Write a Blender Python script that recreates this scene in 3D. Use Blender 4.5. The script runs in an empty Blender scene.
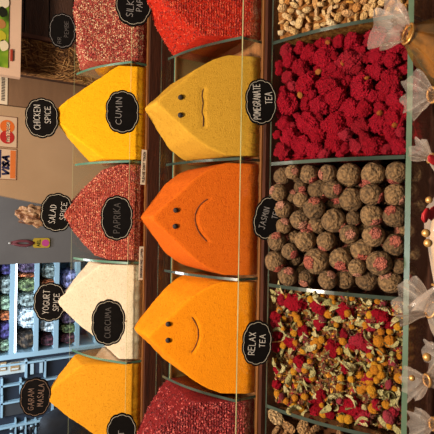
import bpy, bmesh, math, random
import numpy as np
from mathutils import Vector, Matrix, Euler, noise

S = bpy.context.scene
C = S.collection
PI = math.pi
rnd = random.Random(7)

# ------------------------------------------------------------------ camera, world, lights, exposure
PITCH = math.radians(30); ROLL = math.radians(1.0); FPX = 445.0; CZ = 1.5
_cp, _sp, _cr, _sr = math.cos(PITCH), math.sin(PITCH), math.cos(ROLL), math.sin(ROLL)
R0 = Vector((1, 0, 0)); U0 = Vector((0, _sp, _cp)); F0 = Vector((0, _cp, -_sp))
RX = R0*_cr + U0*_sr            # the photo's "up the picture" direction (it was taken with the phone on its side)
DX = R0*_sr - U0*_cr
cam_d = bpy.data.cameras.new('camera'); cam = bpy.data.objects.new('camera', cam_d); C.objects.link(cam)
M = Matrix.Identity(4)
for i in range(3):
    M[i][0] = DX[i]; M[i][1] = RX[i]; M[i][2] = -F0[i]
M.translation = Vector((0, 0, CZ))
cam.matrix_world = M
cam_d.sensor_width = 36; cam_d.lens = 36*FPX/434; cam_d.clip_start = .02
S.camera = cam
EYE = Vector((0, 0, CZ))

w = bpy.data.worlds.new('world'); S.world = w; w.use_nodes = True
w.node_tree.nodes['Background'].inputs[0].default_value = (1.0, .86, .72, 1)
w.node_tree.nodes['Background'].inputs[1].default_value = .14

def area(name, loc, target, size, power, col, sy=None):
    l = bpy.data.lights.new(name, 'AREA'); l.energy = power; l.color = col; l.size = size
    if sy: l.shape = 'RECTANGLE'; l.size_y = sy
    o = bpy.data.objects.new(name, l); C.objects.link(o); o.location = loc
    o.rotation_euler = (Vector(target)-Vector(loc)).to_track_quat('-Z', 'Y').to_euler()
    return o
area('stall_lamp', (-.20, .40, 2.5), (0, .52, 1.0), .2, 40, (1.0, .84, .66))
area('stall_lamp', (.6, .30, 2.3), (.1, .7, 1.1), .3, 5, (1.0, .84, .62))
area('shop_lamp', (-.9, 3.0, 2.5), (-.9, 4.1, .9), .9, 62, (.72, .87, 1.0))
area('passage_fill', (.5, 1.0, 2.5), (.55, 1.35, 1.2), .4, 4.6, (1.0, .86, .72))  # fill that brightens the payment counter boards
area('passage_fill', (-.25, 1.75, 2.7), (.1, 2.6, 1.1), .5, 15, (.95, .97, 1.0))  # added fill light to brighten the grey pillar, no fixture there
S.view_settings.view_transform = 'Standard'; S.view_settings.look = 'None'
S.view_settings.gamma = 1; S.view_settings.use_curve_mapping = False
S.view_settings.exposure = 0.06

def ray(x, y):
    return (F0 + RX*((217-y)/FPX) + DX*((x-217)/FPX))
def hitY(x, y, Y):
    d = ray(x, y); return EYE + d*(Y/d.y)
def hitP(x, y, p, n):
    d = ray(x, y); return EYE + d*((Vector(p)-EYE).dot(n)/d.dot(n))

# ------------------------------------------------------------------ helpers
def lin(c):
    return tuple(((v/255)/12.92 if v/255 <= .04045 else ((v/255+.055)/1.055)**2.4) for v in c)
def new_mat(name):
    m = bpy.data.materials.new(name); m.use_nodes = True
    nt = m.node_tree; return m, nt, nt.nodes['Principled BSDF']
def ramp(nt, src, cols, const=False):
    r = nt.nodes.new('ShaderNodeValToRGB'); e = r.color_ramp.elements
    if const: r.color_ramp.interpolation = 'CONSTANT'
    n = len(cols)
    while len(e) < n: e.new(.5)
    for i, c in enumerate(cols):
        e[i].position = i/n if const else i/max(1, n-1)
    for i, c in enumerate(cols): e[i].color = (*lin(c), 1)
    nt.links.new(src, r.inputs[0]); return r
def mat(name, cols, scale=40, rough=.8, bump=0, bscale=None, detail=4, metal=0, stretch=None, spec=.5, emit=None, lo=.3, hi=.7):
    m, nt, b = new_mat(name)
    b.inputs['Roughness'].default_value = rough; b.inputs['Metallic'].default_value = metal
    b.inputs['Specular IOR Level'].default_value = spec
    tc = nt.nodes.new('ShaderNodeTexCoord'); vec = tc.outputs['Object']
    if stretch:
        mp = nt.nodes.new('ShaderNodeMapping'); mp.inputs['Scale'].default_value = stretch
        nt.links.new(vec, mp.inputs[0]); vec = mp.outputs[0]
    n = nt.nodes.new('ShaderNodeTexNoise'); n.inputs['Scale'].default_value = scale; n.inputs['Detail'].default_value = detail
    nt.links.new(vec, n.inputs['Vector'])
    if len(cols) == 1:
        b.inputs['Base Color'].default_value = (*lin(cols[0]), 1)
    else:
        mr = nt.nodes.new('ShaderNodeMapRange'); mr.inputs[1].default_value = lo; mr.inputs[2].default_value = hi
        nt.links.new(n.outputs['Fac'], mr.inputs[0])
        nt.links.new(ramp(nt, mr.outputs[0], cols).outputs[0], b.inputs['Base Color'])
    if bump:
        n2 = nt.nodes.new('ShaderNodeTexNoise'); n2.inputs['Scale'].default_value = bscale or scale*2; n2.inputs['Detail'].default_value = 6
        nt.links.new(vec, n2.inputs['Vector'])
        bp = nt.nodes.new('ShaderNodeBump'); bp.inputs['Strength'].default_value = bump; bp.inputs['Distance'].default_value = .004
        nt.links.new(n2.outputs['Fac'], bp.inputs['Height']); nt.links.new(bp.outputs[0], b.inputs['Normal'])
    if emit:
        b.inputs['Emission Color'].default_value = (*lin(emit[0]), 1); b.inputs['Emission Strength'].default_value = emit[1]
    return m
def island_mat(name, cols, rough=.75, spec=.4, jitter=True):
    m, nt, b = new_mat(name); b.inputs['Roughness'].default_value = rough; b.inputs['Specular IOR Level'].default_value = spec
    g = nt.nodes.new('ShaderNodeNewGeometry')
    nt.links.new(ramp(nt, g.outputs['Random Per Island'], cols, True).outputs[0], b.inputs['Base Color'])
    return m
def object_mat(name, cols, rough=.8, nscale=8, dark=.55, bump=.5, spec=.35, bdist=.12):
    """colour varies from one object to the next, with a fine mottling of its own"""
    m, nt, b = new_mat(name); b.inputs['Roughness'].default_value = rough; b.inputs['Specular IOR Level'].default_value = spec
    oi = nt.nodes.new('ShaderNodeObjectInfo'); r = ramp(nt, oi.outputs['Random'], cols)
    tc = nt.nodes.new('ShaderNodeTexCoord'); n = nt.nodes.new('ShaderNodeTexNoise'); n.inputs['Scale'].default_value = nscale; n.inputs['Detail'].default_value = 5
    nt.links.new(tc.outputs['Object'], n.inputs['Vector'])
    r2 = nt.nodes.new('ShaderNodeValToRGB'); r2.color_ramp.elements[0].position = .35; r2.color_ramp.elements[1].position = .65
    r2.color_ramp.elements[0].color = (dark, dark, dark, 1); r2.color_ramp.elements[1].color = (1.15, 1.1, 1.0, 1)
    nt.links.new(n.outputs['Fac'], r2.inputs[0])
    mx = nt.nodes.new('ShaderNodeMix'); mx.data_type = 'RGBA'; mx.blend_type = 'MULTIPLY'; mx.inputs[0].default_value = 1
    nt.links.new(r.outputs[0], mx.inputs[6]); nt.links.new(r2.outputs[0], mx.inputs[7]); nt.links.new(mx.outputs[2], b.inputs['Base Color'])
    bp = nt.nodes.new('ShaderNodeBump'); bp.inputs['Strength'].default_value = bump; bp.inputs['Distance'].default_value = bdist
    nt.links.new(n.outputs['Fac'], bp.inputs['Height']); nt.links.new(bp.outputs[0], b.inputs['Normal'])
    return m
def glass_mat(name, tint, gloss=.04, white=0.0, rough=.03, milk=(.84, .74, .66)):
    """thin clear sheet: mostly see-through, mirror share from Fresnel, a touch of milky film"""
    m = bpy.data.materials.new(name); m.use_nodes = True; nt = m.node_tree; nt.nodes.clear()
    out = nt.nodes.new('ShaderNodeOutputMaterial'); tr = nt.nodes.new('ShaderNodeBsdfTransparent'); tr.inputs[0].default_value = (*tint, 1)
    gl = nt.nodes.new('ShaderNodeBsdfGlossy'); gl.inputs['Roughness'].default_value = rough; gl.inputs['Color'].default_value = (1, 1, 1, 1)
    fr = nt.nodes.new('ShaderNodeLayerWeight'); fr.inputs[0].default_value = .25
    ad = nt.nodes.new('ShaderNodeMath'); ad.operation = 'MULTIPLY_ADD'; ad.inputs[1].default_value = .35; ad.inputs[2].default_value = gloss
    nt.links.new(fr.outputs['Fresnel'], ad.inputs[0])
    mx = nt.nodes.new('ShaderNodeMixShader'); nt.links.new(ad.outputs[0], mx.inputs[0])
    nt.links.new(tr.outputs[0], mx.inputs[1]); nt.links.new(gl.outputs[0], mx.inputs[2])
    last = mx
    if white:
        df = nt.nodes.new('ShaderNodeBsdfDiffuse'); df.inputs[0].default_value = (*milk, 1)
        m2 = nt.nodes.new('ShaderNodeMixShader'); m2.inputs[0].default_value = white
        nt.links.new(mx.outputs[0], m2.inputs[1]); nt.links.new(df.outputs[0], m2.inputs[2]); last = m2
    nt.links.new(last.outputs[0], out.inputs[0]); return m

def link(name, me, mats, parent=None, smooth=False):
    o = bpy.data.objects.new(name, me); C.objects.link(o)
    for m in (mats if isinstance(mats, (list, tuple)) else [mats]):
        if m and len(me.materials) < (len(mats) if isinstance(mats, (list, tuple)) else 1): me.materials.append(m)
    if parent: o.parent = parent
    if smooth: me.polygons.foreach_set('use_smooth', [True]*len(me.polygons))
    return o
def tag(o, label=None, cat=None, group=None, kind=None):
    if label: o['label'] = label
    if cat: o['category'] = cat
    if group: o['group'] = group
    if kind: o['kind'] = kind
    return o
def empty(name, loc=(0, 0, 0), rot=(0, 0, 0)):
    o = bpy.data.objects.new(name, None); C.objects.link(o); o.location = loc; o.rotation_euler = rot; o.empty_display_size = .02; return o
class MB:
    def __init__(s): s.v = []; s.f = []; s.mi = []
    def add(s, vs, fs, mi=0):
        b = len(s.v); s.v += [tuple(v) for v in vs]; s.f += [tuple(i+b for i in f) for f in fs]; s.mi += [mi]*len(fs); return s
    def box(s, x0, x1, y0, y1, z0, z1, mi=0):
        return s.add([(x0,y0,z0),(x1,y0,z0),(x1,y1,z0),(x0,y1,z0),(x0,y0,z1),(x1,y0,z1),(x1,y1,z1),(x0,y1,z1)],
                     [(3,2,1,0),(4,5,6,7),(0,1,5,4),(1,2,6,5),(2,3,7,6),(3,0,4,7)], mi)
    def prism_x(s, prof, x0, x1, mi_face=0, mi_edge=0):   # prof: (y,z) loop
        n = len(prof)
        s.add([(x0,y,z) for y,z in prof]+[(x1,y,z) for y,z in prof], [tuple(range(n)), tuple(range(2*n-1, n-1, -1))], mi_face)
        b = len(s.v)-2*n
        for i in range(n):
            j = (i+1) % n; s.f.append((b+i, b+n+i, b+n+j, b+j)); s.mi.append(mi_edge)
        return s
    def prism_y(s, prof, y0, y1, mi=0):   # prof: (x,z) loop
        n = len(prof)
        return s.add([(x,y0,z) for x,z in prof]+[(x,y1,z) for x,z in prof],
            [tuple(range(n)), tuple(range(2*n-1, n-1, -1))]+[(i, n+i, n+(i+1)%n, (i+1)%n) for i in range(n)], mi)
    def tube(s, pts, r, n=8, mi=0, caps=True):
        pts = [Vector(p) for p in pts]; m = len(pts); vs = []
        for i, p in enumerate(pts):
            t = (pts[min(i+1, m-1)]-pts[max(i-1, 0)]).normalized()
            a = t.orthogonal().normalized() if i == 0 else (a - t*a.dot(t)).normalized()
            b = t.cross(a); rr = r[i] if isinstance(r, (list, tuple)) else r
            vs += [p + (a*math.cos(2*PI*k/n)+b*math.sin(2*PI*k/n))*rr for k in range(n)]
        fs = [(i*n+k, i*n+(k+1)%n, (i+1)*n+(k+1)%n, (i+1)*n+k) for i in range(m-1) for k in range(n)]
        if caps: fs += [tuple(range(n-1, -1, -1)), tuple((m-1)*n+k for k in range(n))]
        return s.add(vs, fs, mi)
    def mesh(s, name):
        me = bpy.data.meshes.new(name); me.from_pydata(s.v, [], s.f); me.update()
        me.polygons.foreach_set('material_index', s.mi)
        bm = bmesh.new(); bm.from_mesh(me); bmesh.ops.recalc_face_normals(bm, faces=bm.faces); bm.to_mesh(me); bm.free()
        return me
    def build(s, name, mats, parent=None, smooth=False): return link(name, s.mesh(name), mats, parent, smooth)
def blob(name, r, sub, fn):
    """closed lump: unit icosphere pushed out by fn(direction)"""
    bm = bmesh.new(); bmesh.ops.create_icosphere(bm, subdivisions=sub, radius=1)
    for v in bm.verts:
        d = v.co.normalized(); v.co = d*(r*fn(d))
    me = bpy.data.meshes.new(name); bm.to_mesh(me); bm.free()
    me.polygons.foreach_set('use_smooth', [True]*len(me.polygons)); return me

# ------------------------------------------------------------------ materials
WOOD = mat('dark_wood', [(40,18,10),(66,32,18),(50,24,13)], 9, .7, .35, 60, stretch=(1, 14, 14), spec=.2)
TRAYW = mat('tray_wood', [(120,72,36),(150,94,50),(132,82,42)], 9, .6, .2, 60, stretch=(1, 10, 10), spec=.35)
GLASS = glass_mat('pane_glass', (.95, .975, .95), .02)
EDGE = mat('glass_edge', [(26,38,31),(66,76,66)], 14, .12, spec=.9)
EDGE_R = mat('rear_glass_edge', [(50,88,74),(86,120,102)], 14, .2, spec=.8)
EDGE_T = mat('pale_glass_edge', [(112,116,80),(146,144,104)], 14, .25, spec=.7)
EDGE_F = mat('thick_glass_edge', [(60,80,62),(80,98,76)], 14, .3, spec=.6)
CHALK = mat('chalkboard', [(8,6,6),(13,10,9)], 60, .9, spec=.06)
CREAM = mat('cream_paint', [(172,162,144)], rough=.7)
STICK = mat('wood_stick', [(170,112,60)], rough=.7)
PAPER = mat('paper', [(214,196,172),(200,182,158)], 20, .75)
INK = mat('ink', [(40,30,30)], rough=.8)

# ------------------------------------------------------------------ the setting
def struct(o): o['kind'] = 'structure'; return o
struct(MB().box(-6, 6, -2, 6.2, -.1, 0).build('floor', mat('floor_stone', [(92,86,80),(112,104,96)], 3, .7, .1)))
struct(MB().box(-6, 6, 5.2, 5.35, 0, 3.4).build('wall_back', mat('shop_plaster', [(120,130,142),(132,142,152)], 2, .8)))
GREYP = mat('grey_plaster', [(106,104,106),(118,116,117),(112,110,112)], 3, .85, .15, 30)
tl = hitY(0, 264.5, 2.6); tr_ = hitY(0, 150, 2.6)
struct(MB().box(tl.x, tr_.x+1.0, 2.6, 2.8, 0, 3.2).build('wall_pillar', GREYP))

# ------------------------------------------------------------------ stall: stepped stand with glass
FX = [-.511, -.311, -.111, .089, .289, .489]
MX = [-.503, -.303, -.103, .097, .297, .497]
BX = [-.495, -.295, -.095, .108, .306, .506]
FY0, FY1, FZ, FR, FB = .407, .594, .895, .961, 1.056      # front pane y, back pane y, tray floor, rim, back top
MY0, MY1, MZ, MR, MBK = .614, .798, 1.058, 1.102, 1.168
BY0, BY1, BZ, BR, BB = .853, .997, 1.173, 1.210, 1.289
stand = empty('display_stand', (0, .7, 0))
tag(stand, 'dark wooden market stand in three steps with clear glass trays', 'display stand')
def child(o): o.parent = stand; o.matrix_parent_inverse = Matrix.Translation((0, -.7, 0)); return o
XL, XR = -.80, .80
child(MB().box(XL, XR, FY0-.004, FY1+.01, .0, FZ).build('front_step', WOOD))
child(MB().box(XL, XR, MY0-.008, BY0-.006, .0, MZ).build('middle_step', WOOD))
child(MB().box(XL, XR, BY0-.006, BY1+.03, .0, BZ).build('rear_step', WOOD))
child(MB().box(XL, XR, .20, FY0-.004, .84, .885).build('front_ledge', WOOD))
child(MB().box(-.052, .012, .285, .340, .885, .945).build('ledge_block', WOOD))
child(MB().box(XL, XR, MY0, MY1-.013, MZ, MZ+.003).build('tray_board', TRAYW))
child(MB().box(XL, XR, MY1-.0125, MY1-.009, MZ, MBK-.023).build('backing_board', mat('tan_board', [(150,118,76),(172,138,92)], 8, .6, .1, 40)))
child(MB().box(XL, XR, BY0, BY1, BZ, BZ+.003).build('tray_board', TRAYW))
def long_pane(name, y, z0, z1, t, edge=EDGE):
    mb = MB()
    mb.add([(XL,y,z0),(XR,y,z0),(XR,y,z1),(XL,y,z1)], [(0,1,2,3)], 0)
    mb.add([(XL,y+t,z0),(XR,y+t,z0),(XR,y+t,z1),(XL,y+t,z1)], [(3,2,1,0)], 0)
    mb.add([(XL,y,z1),(XR,y,z1),(XR,y+t,z1),(XL,y+t,z1)], [(0,1,2,3)], 1)
    me = bpy.data.meshes.new(name); me.from_pydata(mb.v, [], mb.f); me.polygons.foreach_set('material_index', mb.mi)
    bm = bmesh.new(); bm.from_mesh(me); bmesh.ops.remove_doubles(bm, verts=bm.verts, dist=1e-6); bm.to_mesh(me); bm.free()
    return child(link(name, me, [GLASS, edge]))
long_pane('front_pane', FY0-.008, FZ, FR, .0090, EDGE_F)
long_pane('front_pane', MY0, MZ, MR, .003, EDGE_T)
long_pane('front_pane', BY0, BZ, BR, .0025, EDGE_T)
long_pane('back_pane', FY1, FZ, FB, .003)
long_pane('back_pane', MY1, MZ, MBK, .003)
long_pane('back_pane', MY1-.018, MZ, MBK-.020, .004, EDGE_R)
long_pane('back_pane', BY1, BZ, BB, .0025, EDGE_T)
def divider(x, y0, y1, z0, zr, zb, bulge, t, edge=EDGE):
    n = 14; top = []
    for i in range(n+1):
        s = i/n; top.append((y1+(y0-y1)*s, zb+(zr-zb)*s + bulge*math.sin(PI*s)))
    prof = [(y0, z0), (y1, z0)] + top
    mb = MB(); m = len(prof)
    mb.add([(x-t/2, y, z) for y, z in prof], [tuple(range(m))], 0)
    mb.add([(x+t/2, y, z) for y, z in prof], [tuple(range(m-1, -1, -1))], 0)
    for i in range(2, m-1):
        (ya, za), (yb, zb_) = prof[i], prof[i+1]
        mb.add([(x-t/2, ya, za), (x+t/2, ya, za), (x+t/2, yb, zb_), (x-t/2, yb, zb_)], [(0, 1, 2, 3)], 1)
    mb.add([(x-t/2, y0, z0), (x+t/2, y0, z0), (x+t/2, y0, zr), (x-t/2, y0, zr)], [(0, 1, 2, 3)], 1)
    child(mb.build('divider', [GLASS, edge]))
for x in FX: divider(x, FY0+.003, FY1-.001, FZ+.0005, FR, FB, .012, .0055)
for x in MX: divider(x, MY0+.004, MY1-.020, MZ+.0035, MR, MBK-.004, .010, .0045)
for x in BX: divider(x, BY0+.004, BY1-.001, BZ+.0035, BR, BB-.004, .012, .0045, EDGE_R)

# ------------------------------------------------------------------ spice piles
def sstep(t): t = np.clip(t, 0, 1); return t*t*(3-2*t)
_ns = np.random.default_rng(3)
def vnoise(X, Y, f, seed):
    out = np.empty(X.shape)
    for idx in np.ndindex(X.shape):
        out[idx] = noise.noise(Vector((X[idx]*f, Y[idx]*f, seed)))
    return out
def pile(name, x0, x1, y0, y1, zf, h, m, rough=.0012, res=.002, seed=1, carve=None):
    nx = int((x1-x0)/res)+1; ny = int((y1-y0)/res)+1
    X, Y = np.meshgrid(np.linspace(x0, x1, nx), np.linspace(y0, y1, ny), indexing='ij')
    Z = np.maximum(h(X, Y), .0012)
    Z = Z + rough*(vnoise(X, Y, 55, seed)*1.3 + vnoise(X, Y, 190, seed+9)*.9 + vnoise(X, Y, 420, seed+5)*.5)
    if carve is not None: Z = Z - carve(X, Y)
    Z = np.maximum(Z, .001)
    Y = Y.copy(); rag = np.array([.0022+.0022*noise.noise(Vector((x*70, seed, 1)))+.0014*noise.noise(Vector((x*210, seed, 4))) for x in X[:, 0]])
    Y[:, 0] += rag; Y[:, 1] = np.maximum(Y[:, 1], Y[:, 0]+.0004); Y[:, 2] = np.maximum(Y[:, 2], Y[:, 1]+.0004); Y[:, 3] = np.maximum(Y[:, 3], Y[:, 2]+.0004)
    v = [(X[i, j], Y[i, j], zf+Z[i, j]) for i in range(nx) for j in range(ny)]
    f = [(i*ny+j, (i+1)*ny+j, (i+1)*ny+j+1, i*ny+j+1) for i in range(nx-1) for j in range(ny-1)]
    # skirt to the tray floor, slightly ragged
    loop = [i*ny for i in range(nx)] + [(nx-1)*ny+j for j in range(1, ny)] + [i*ny+ny-1 for i in range(nx-2, -1, -1)] + [j for j in range(ny-2, 0, -1)]
    b = len(v); k = len(loop)
    v += [(v[i][0], v[i][1], zf) for i in loop]
    f += [(loop[(a+1) % k], loop[a], b+a, b+(a+1) % k) for a in range(k)]
    f.append(tuple(b+a for a in range(k)))
    me = bpy.data.meshes.new(name); me.from_pydata(v, [], f)
    bm = bmesh.new(); bm.from_mesh(me); bmesh.ops.recalc_face_normals(bm, faces=bm.faces); bm.to_mesh(me); bm.free()
    me.polygons.foreach_set('use_smooth', [True]*len(me.polygons))
    o = link(name, me, m)
    return o, (X, Y, Z+zf)
def smin(a, b, k): 
    hh = np.clip(.5+.5*(b-a)/k, 0, 1); return b*(1-hh)+a*hh - k*hh*(1-hh)
def hip(xc, yr0, yr1, H, y0, hf, prof, k=.006, backs=1.9, xs=1.0):
    """hipped mound: ridge from yr0 to yr1 at height H, front face down to hf at y0, side profile table (|x| -> share of H)"""
    t = np.linspace(-.3, .3, 1201); q = np.interp(np.abs(t), [p[0]*xs for p in prof], [p[1]*H for p in prof])
    kk = np.exp(-(np.arange(-40, 41)*.0005/.0045)**2); q = np.convolve(q, kk/kk.sum(), 'same')
    px = t[600:]; pz = q[600:]
    def f(X, Y):
        fr = hf+(H*1.0-hf)*(Y-y0)/(yr0-y0)
        sd = np.interp(np.abs(X-xc), px, pz)
        bk = H-(Y-yr1)*backs
        return smin(smin(fr, sd, k), np.maximum(bk, 0), k)
    return f
ARCH = [(0,1.0),(.012,.94),(.041,.77),(.069,.62),(.09,.45),(.1,.30),(.115,.05)]
TENT = [(0,1.06),(.03,.87),(.05,.73),(.08,.50),(.11,.28)]
PEAK = [(0,1.04),(.02,.95),(.05,.75),(.08,.52),(.11,.28)]
def powder(name, cols, sc=260):
    c = cols[0]; return mat(name, [tuple(int(v*.89) for v in c)]+list(cols), sc, .95, .55, 760, detail=8, spec=.10, lo=.22, hi=.62)
PZ = .0038
P_MUST = powder('mustard_powder', [(172,126,36),(188,142,46),(180,134,40)])
P_ORNG = powder('orange_powder', [(178,76,12),(194,92,18),(186,84,14)])
P_TURM = powder('turmeric_powder', [(200,112,8),(214,128,12),(206,120,10)])
P_CUMN = powder('golden_powder', [(212,146,10),(228,162,18),(220,154,14)])
P_WHIT = powder('cream_powder', [(192,174,148),(210,192,168),(202,184,158)])
P_GARM = powder('ochre_powder', [(190,124,20),(208,142,30),(198,132,24)])
GROOVE = mat('groove_shade', [(98,44,10)], rough=.95)  # crevice shade of the carved mouths, put into a dark strand colour
GROOVE_D = mat('groove_dark', [(70,34,14)], rough=.95)
PEPPER = mat('peppercorn', [(20,10,8),(36,20,14)], 300, .7, .6, 500)

def face_carve(xc, yr0, y0, hf, H, zf, lines, wd=.0022, dp=.0035):
    """a finger-drawn groove pressed into the mound's front slope"""
    pts = []
    for ln in lines:
        for (a, b) in zip(ln[:-1], ln[1:]):
            for t in np.linspace(0, 1, 12): pts.append((a[0]*(1-t)+b[0]*t, a[1]*(1-t)+b[1]*t))
    P = np.array(pts)
    def f(X, Y):
        d = np.full(X.shape, 9.0)
        for p in P: d = np.minimum(d, np.hypot(X-p[0], (Y-p[1])*1.6))
        return dp*np.exp(-(d/wd)**2)
    return f
def smiley(label, xi, yr0, yr1, H, pm, eyes, mouth, gm, seed, hf=.008, xlim=None):
    x0, x1 = xlim or (MX[xi]+.006, MX[xi+1]-.006); xc = (x0+x1)/2
    y0, y1 = MY0+.005, MY1-.022
    zf = MZ+PZ
    n = Vector((0, -(H-hf), (yr0-y0))).normalized(); p0 = Vector((0, y0, zf+hf))
    mp = [hitP(x, y, p0, n) for x, y in mouth]
    # smooth the mouth line
    sm = []
    for i in range(len(mp)-1):
        a, b = mp[i], mp[i+1]; pa = mp[max(i-1, 0)]; pb = mp[min(i+2, len(mp)-1)]
        for t in (0, .25, .5, .75):
            sm.append(.5*((2*a)+(b-pa)*t+(2*pa-5*a+4*b-pb)*t*t+(3*a-pa-3*b+pb)*t**3))
    sm.append(mp[-1])
    carve = face_carve(xc, yr0, y0, hf, H, zf, [[(p.x, p.y) for p in sm]])
    o, _ = pile('spice_mound', x0, x1, y0, y1, zf, hip(xc, yr0, yr1, H, y0, hf, ARCH, xs=(x1-x0)/.2*1.02, k=.006), pm, .0009, .0017, seed, carve)
    tag(o, label, 'spice mound', 'moulded spice mounds with faces')
    MB().tube([p-n*.0012+Vector((0, 0, rnd.uniform(-.0004, .0004))) for p in sm], [.0003]+[.0010+.0003*rnd.random() for _ in sm[2:]]+[.0003], 6).build('mouth', gm, o, True)
    for (x, y) in eyes:
        c = hitP(x, y, p0, n)
        e = link('eye', blob('eye', .0044, 3, lambda d: 1+.06*noise.noise(d*5+Vector((x, y, 0)))), PEPPER, o); e.location = c+n*.0008
    return o
smiley('mustard yellow spice mound with two eyes and a straight mouth', 3, .69, .745, .161, P_MUST, [(180.6,97.5),(180.3,115.3)],
       [(203.5,88),(202,95),(203,103),(202,111),(203.5,119),(203,127)], GROOVE_D, 3, xlim=(.104, .272))
smiley('deep orange spice mound with two eyes and a sad downturned mouth', 2, .69, .748, .164, P_ORNG, [(175.8,210.3),(175.2,226.3)],
       [(208.5,198.5),(201,204),(196.5,211),(195,218),(196.5,227),(201,235),(207.5,242)], GROOVE, 5)
smiley('bright golden orange spice mound with two eyes and a smile', 1, .70, .77, .164, P_TURM, [(168.2,324),(168,340.2)],
       [(191.5,317),(195.5,323),(198,330),(198,337.5),(195.5,346),(191,353)], GROOVE, 7)

def backpile(label, xi, peak, yr0, yr1, H, prof, pm, seed, hf=.010, rough=.0013, k=.004, cat='spice mound', kind=None, xs=1.0, backs=1.6, group='spice piles in the rear trays'):
    x0, x1 = BX[xi]+.005, BX[xi+1]-.005; y0, y1 = BY0+.004, BY1-.002
    xc = peak
    o, g = pile('spice_mound', x0, x1, y0, y1, BZ+PZ, hip(xc, yr0, yr1, H, y0, hf, prof, k, backs, xs), pm, rough, .002, seed)
    tag(o, label, cat, group, kind); return o, g
pk = hitY(57, 115.5, .93).x
backpile('bright yellow powder mound rising to a point behind the CUMIN sign', 3, pk, .928, .934, .163, TENT, P_CUMN, 11)
pw = hitY(61, 302, .93).x
backpile('cream white powder mound rising to a point behind the CURCUMA sign', 1, pw, .93, .936, .145, TENT, P_WHIT, 12, rough=.0016)
pg = hitY(53, 395, .93).x
backpile('ochre powder mound at the tray end below the GARAM MASALA sign', 0, pg, .93, .936, .166, TENT, P_GARM, 13)

# coarse flakes: a mound body plus thousands of loose flakes lying on it
def flakes(body, grid, n, size, m, seed, name='loose_flakes', flat=.35, front=None):
    X, Y, Z = grid; g = np.random.default_rng(seed)
    dx = X[1, 0]-X[0, 0]; dy = Y[0, 1]-Y[0, 0]
    gx, gy = np.gradient(Z, dx, dy); wgt = np.sqrt(1+gx**2+gy**2).ravel(); wgt /= wgt.sum()
    idx = g.choice(Z.size, n, p=wgt)
    P = np.stack([X.ravel()[idx], Y.ravel()[idx], Z.ravel()[idx]], 1)
    P[:, 0] += g.uniform(-.5, .5, n)*dx; P[:, 1] += g.uniform(-.5, .5, n)*dy
    P[:, 0] = np.clip(P[:, 0], X.min()+size*.7, X.max()-size*.7); P[:, 1] = np.clip(P[:, 1], Y.min()+size*.8, Y.max()-size*.9)
    if front:   # the cut face behind the glass
        nf = front; xs = g.uniform(X.min()+size, X.max()-size, nf); col = np.clip(((xs-X.min())/dx).astype(int), 0, X.shape[0]-1)
        zs = Z[col, 0]; z0 = Z.min()-.001; P = np.vstack([P, np.stack([xs, np.full(nf, Y.min()+size*.75), z0+(zs-z0)*g.random(nf)], 1)]); n += nf
    base = np.array([(1,0,0),(-.5,.87,0),(-.5,-.87,0),(0,0,1),(0,0,-1)])*np.array([1, .62, flat])
    q = g.normal(size=(n, 4)); q /= np.linalg.norm(q, axis=1)[:, None]
    a, b, c, d = q.T
    Rm = np.stack([1-2*(c*c+d*d), 2*(b*c-d*a), 2*(b*d+c*a), 2*(b*c+d*a), 1-2*(b*b+d*d), 2*(c*d-b*a), 2*(b*d-c*a), 2*(c*d+b*a), 1-2*(b*b+c*c)], 1).reshape(n, 3, 3)
    s = size*g.uniform(.6, 1.25, n)
    V = np.einsum('nij,vj->nvi', Rm, base)*s[:, None, None] + P[:, None, :]
    F = np.array([(0,1,3),(1,2,3),(2,0,3),(1,0,4),(2,1,4),(0,2,4)])
    Fa = (F[None]+5*np.arange(n)[:, None, None]).reshape(-1, 3)
    me = bpy.data.meshes.new(name); me.from_pydata(V.reshape(-1, 3).tolist(), [], Fa.tolist())
    o = link(name, me, m, body); o['kind'] = 'stuff'
    return o
FL_PINK = island_mat('pink_mix_flakes', [(164,50,50),(206,172,134),(128,28,34),(190,128,98),(98,24,26),(214,186,148),(172,76,64),(72,22,20)])
FL_PAPR = island_mat('rosy_flakes', [(158,66,54),(188,100,80),(128,46,42),(206,146,110),(104,34,32),(176,84,72)])
FL_SUMC = island_mat('scarlet_flakes', [(160,36,22),(184,54,32),(108,18,12),(196,84,52),(130,24,16),(172,46,26)])
FL_MARN = island_mat('maroon_flakes', [(128,34,38),(160,56,54),(86,16,22),(186,86,78),(104,24,28)])
B_PINK = powder('pink_mix_body', [(120,40,36),(150,80,64)]); B_PAPR = powder('rosy_body', [(130,50,38),(150,66,50)])
B_SUMC = powder('scarlet_body', [(150,28,14),(170,38,20)]); B_MARN = powder('maroon_body', [(96,22,24),(116,30,30)])
ROUND = [(0,1.0),(.02,.985),(.05,.86),(.075,.68),(.1,.48),(.12,.25)]
b, g = backpile('coarse pink and cream spice pile beside the dark wooden crate', 4, hitY(66, 6, .93).x, .93, .965, .124, [(0,1),(.06,.95),(.1,.86),(.14,.7)], B_PINK, 21, rough=.0015, kind='stuff', cat='spice pile')
flakes(b, g, 9000, .0028, FL_PINK, 1, front=700)
b, g = backpile('coarse rosy red flake pile in the tray below the SALAD SPICE sign', 2, hitY(70, 215, .93).x, .925, .94, .138, PEAK, B_PAPR, 22, rough=.0015, kind='stuff', cat='spice pile')
flakes(b, g, 8500, .0030, FL_PAPR, 2, front=800)
def midflake(label, xi, H, bodym, flm, seed, size, n, peakx):
    x0, x1 = MX[xi]+.006, MX[xi+1]-.006; y0, y1 = MY0+.005, MY1-.022
    o, g = pile('spice_mound', x0, x1, y0, y1, MZ+PZ, hip(peakx, .70, .745, H, y0, .012, ROUND, .012, 2.0, 1.05), bodym, .0015, .002, seed)
    tag(o, label, 'spice pile', 'flake piles in the middle trays', 'stuff'); flakes(o, g, n, size, flm, seed, front=700)
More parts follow.
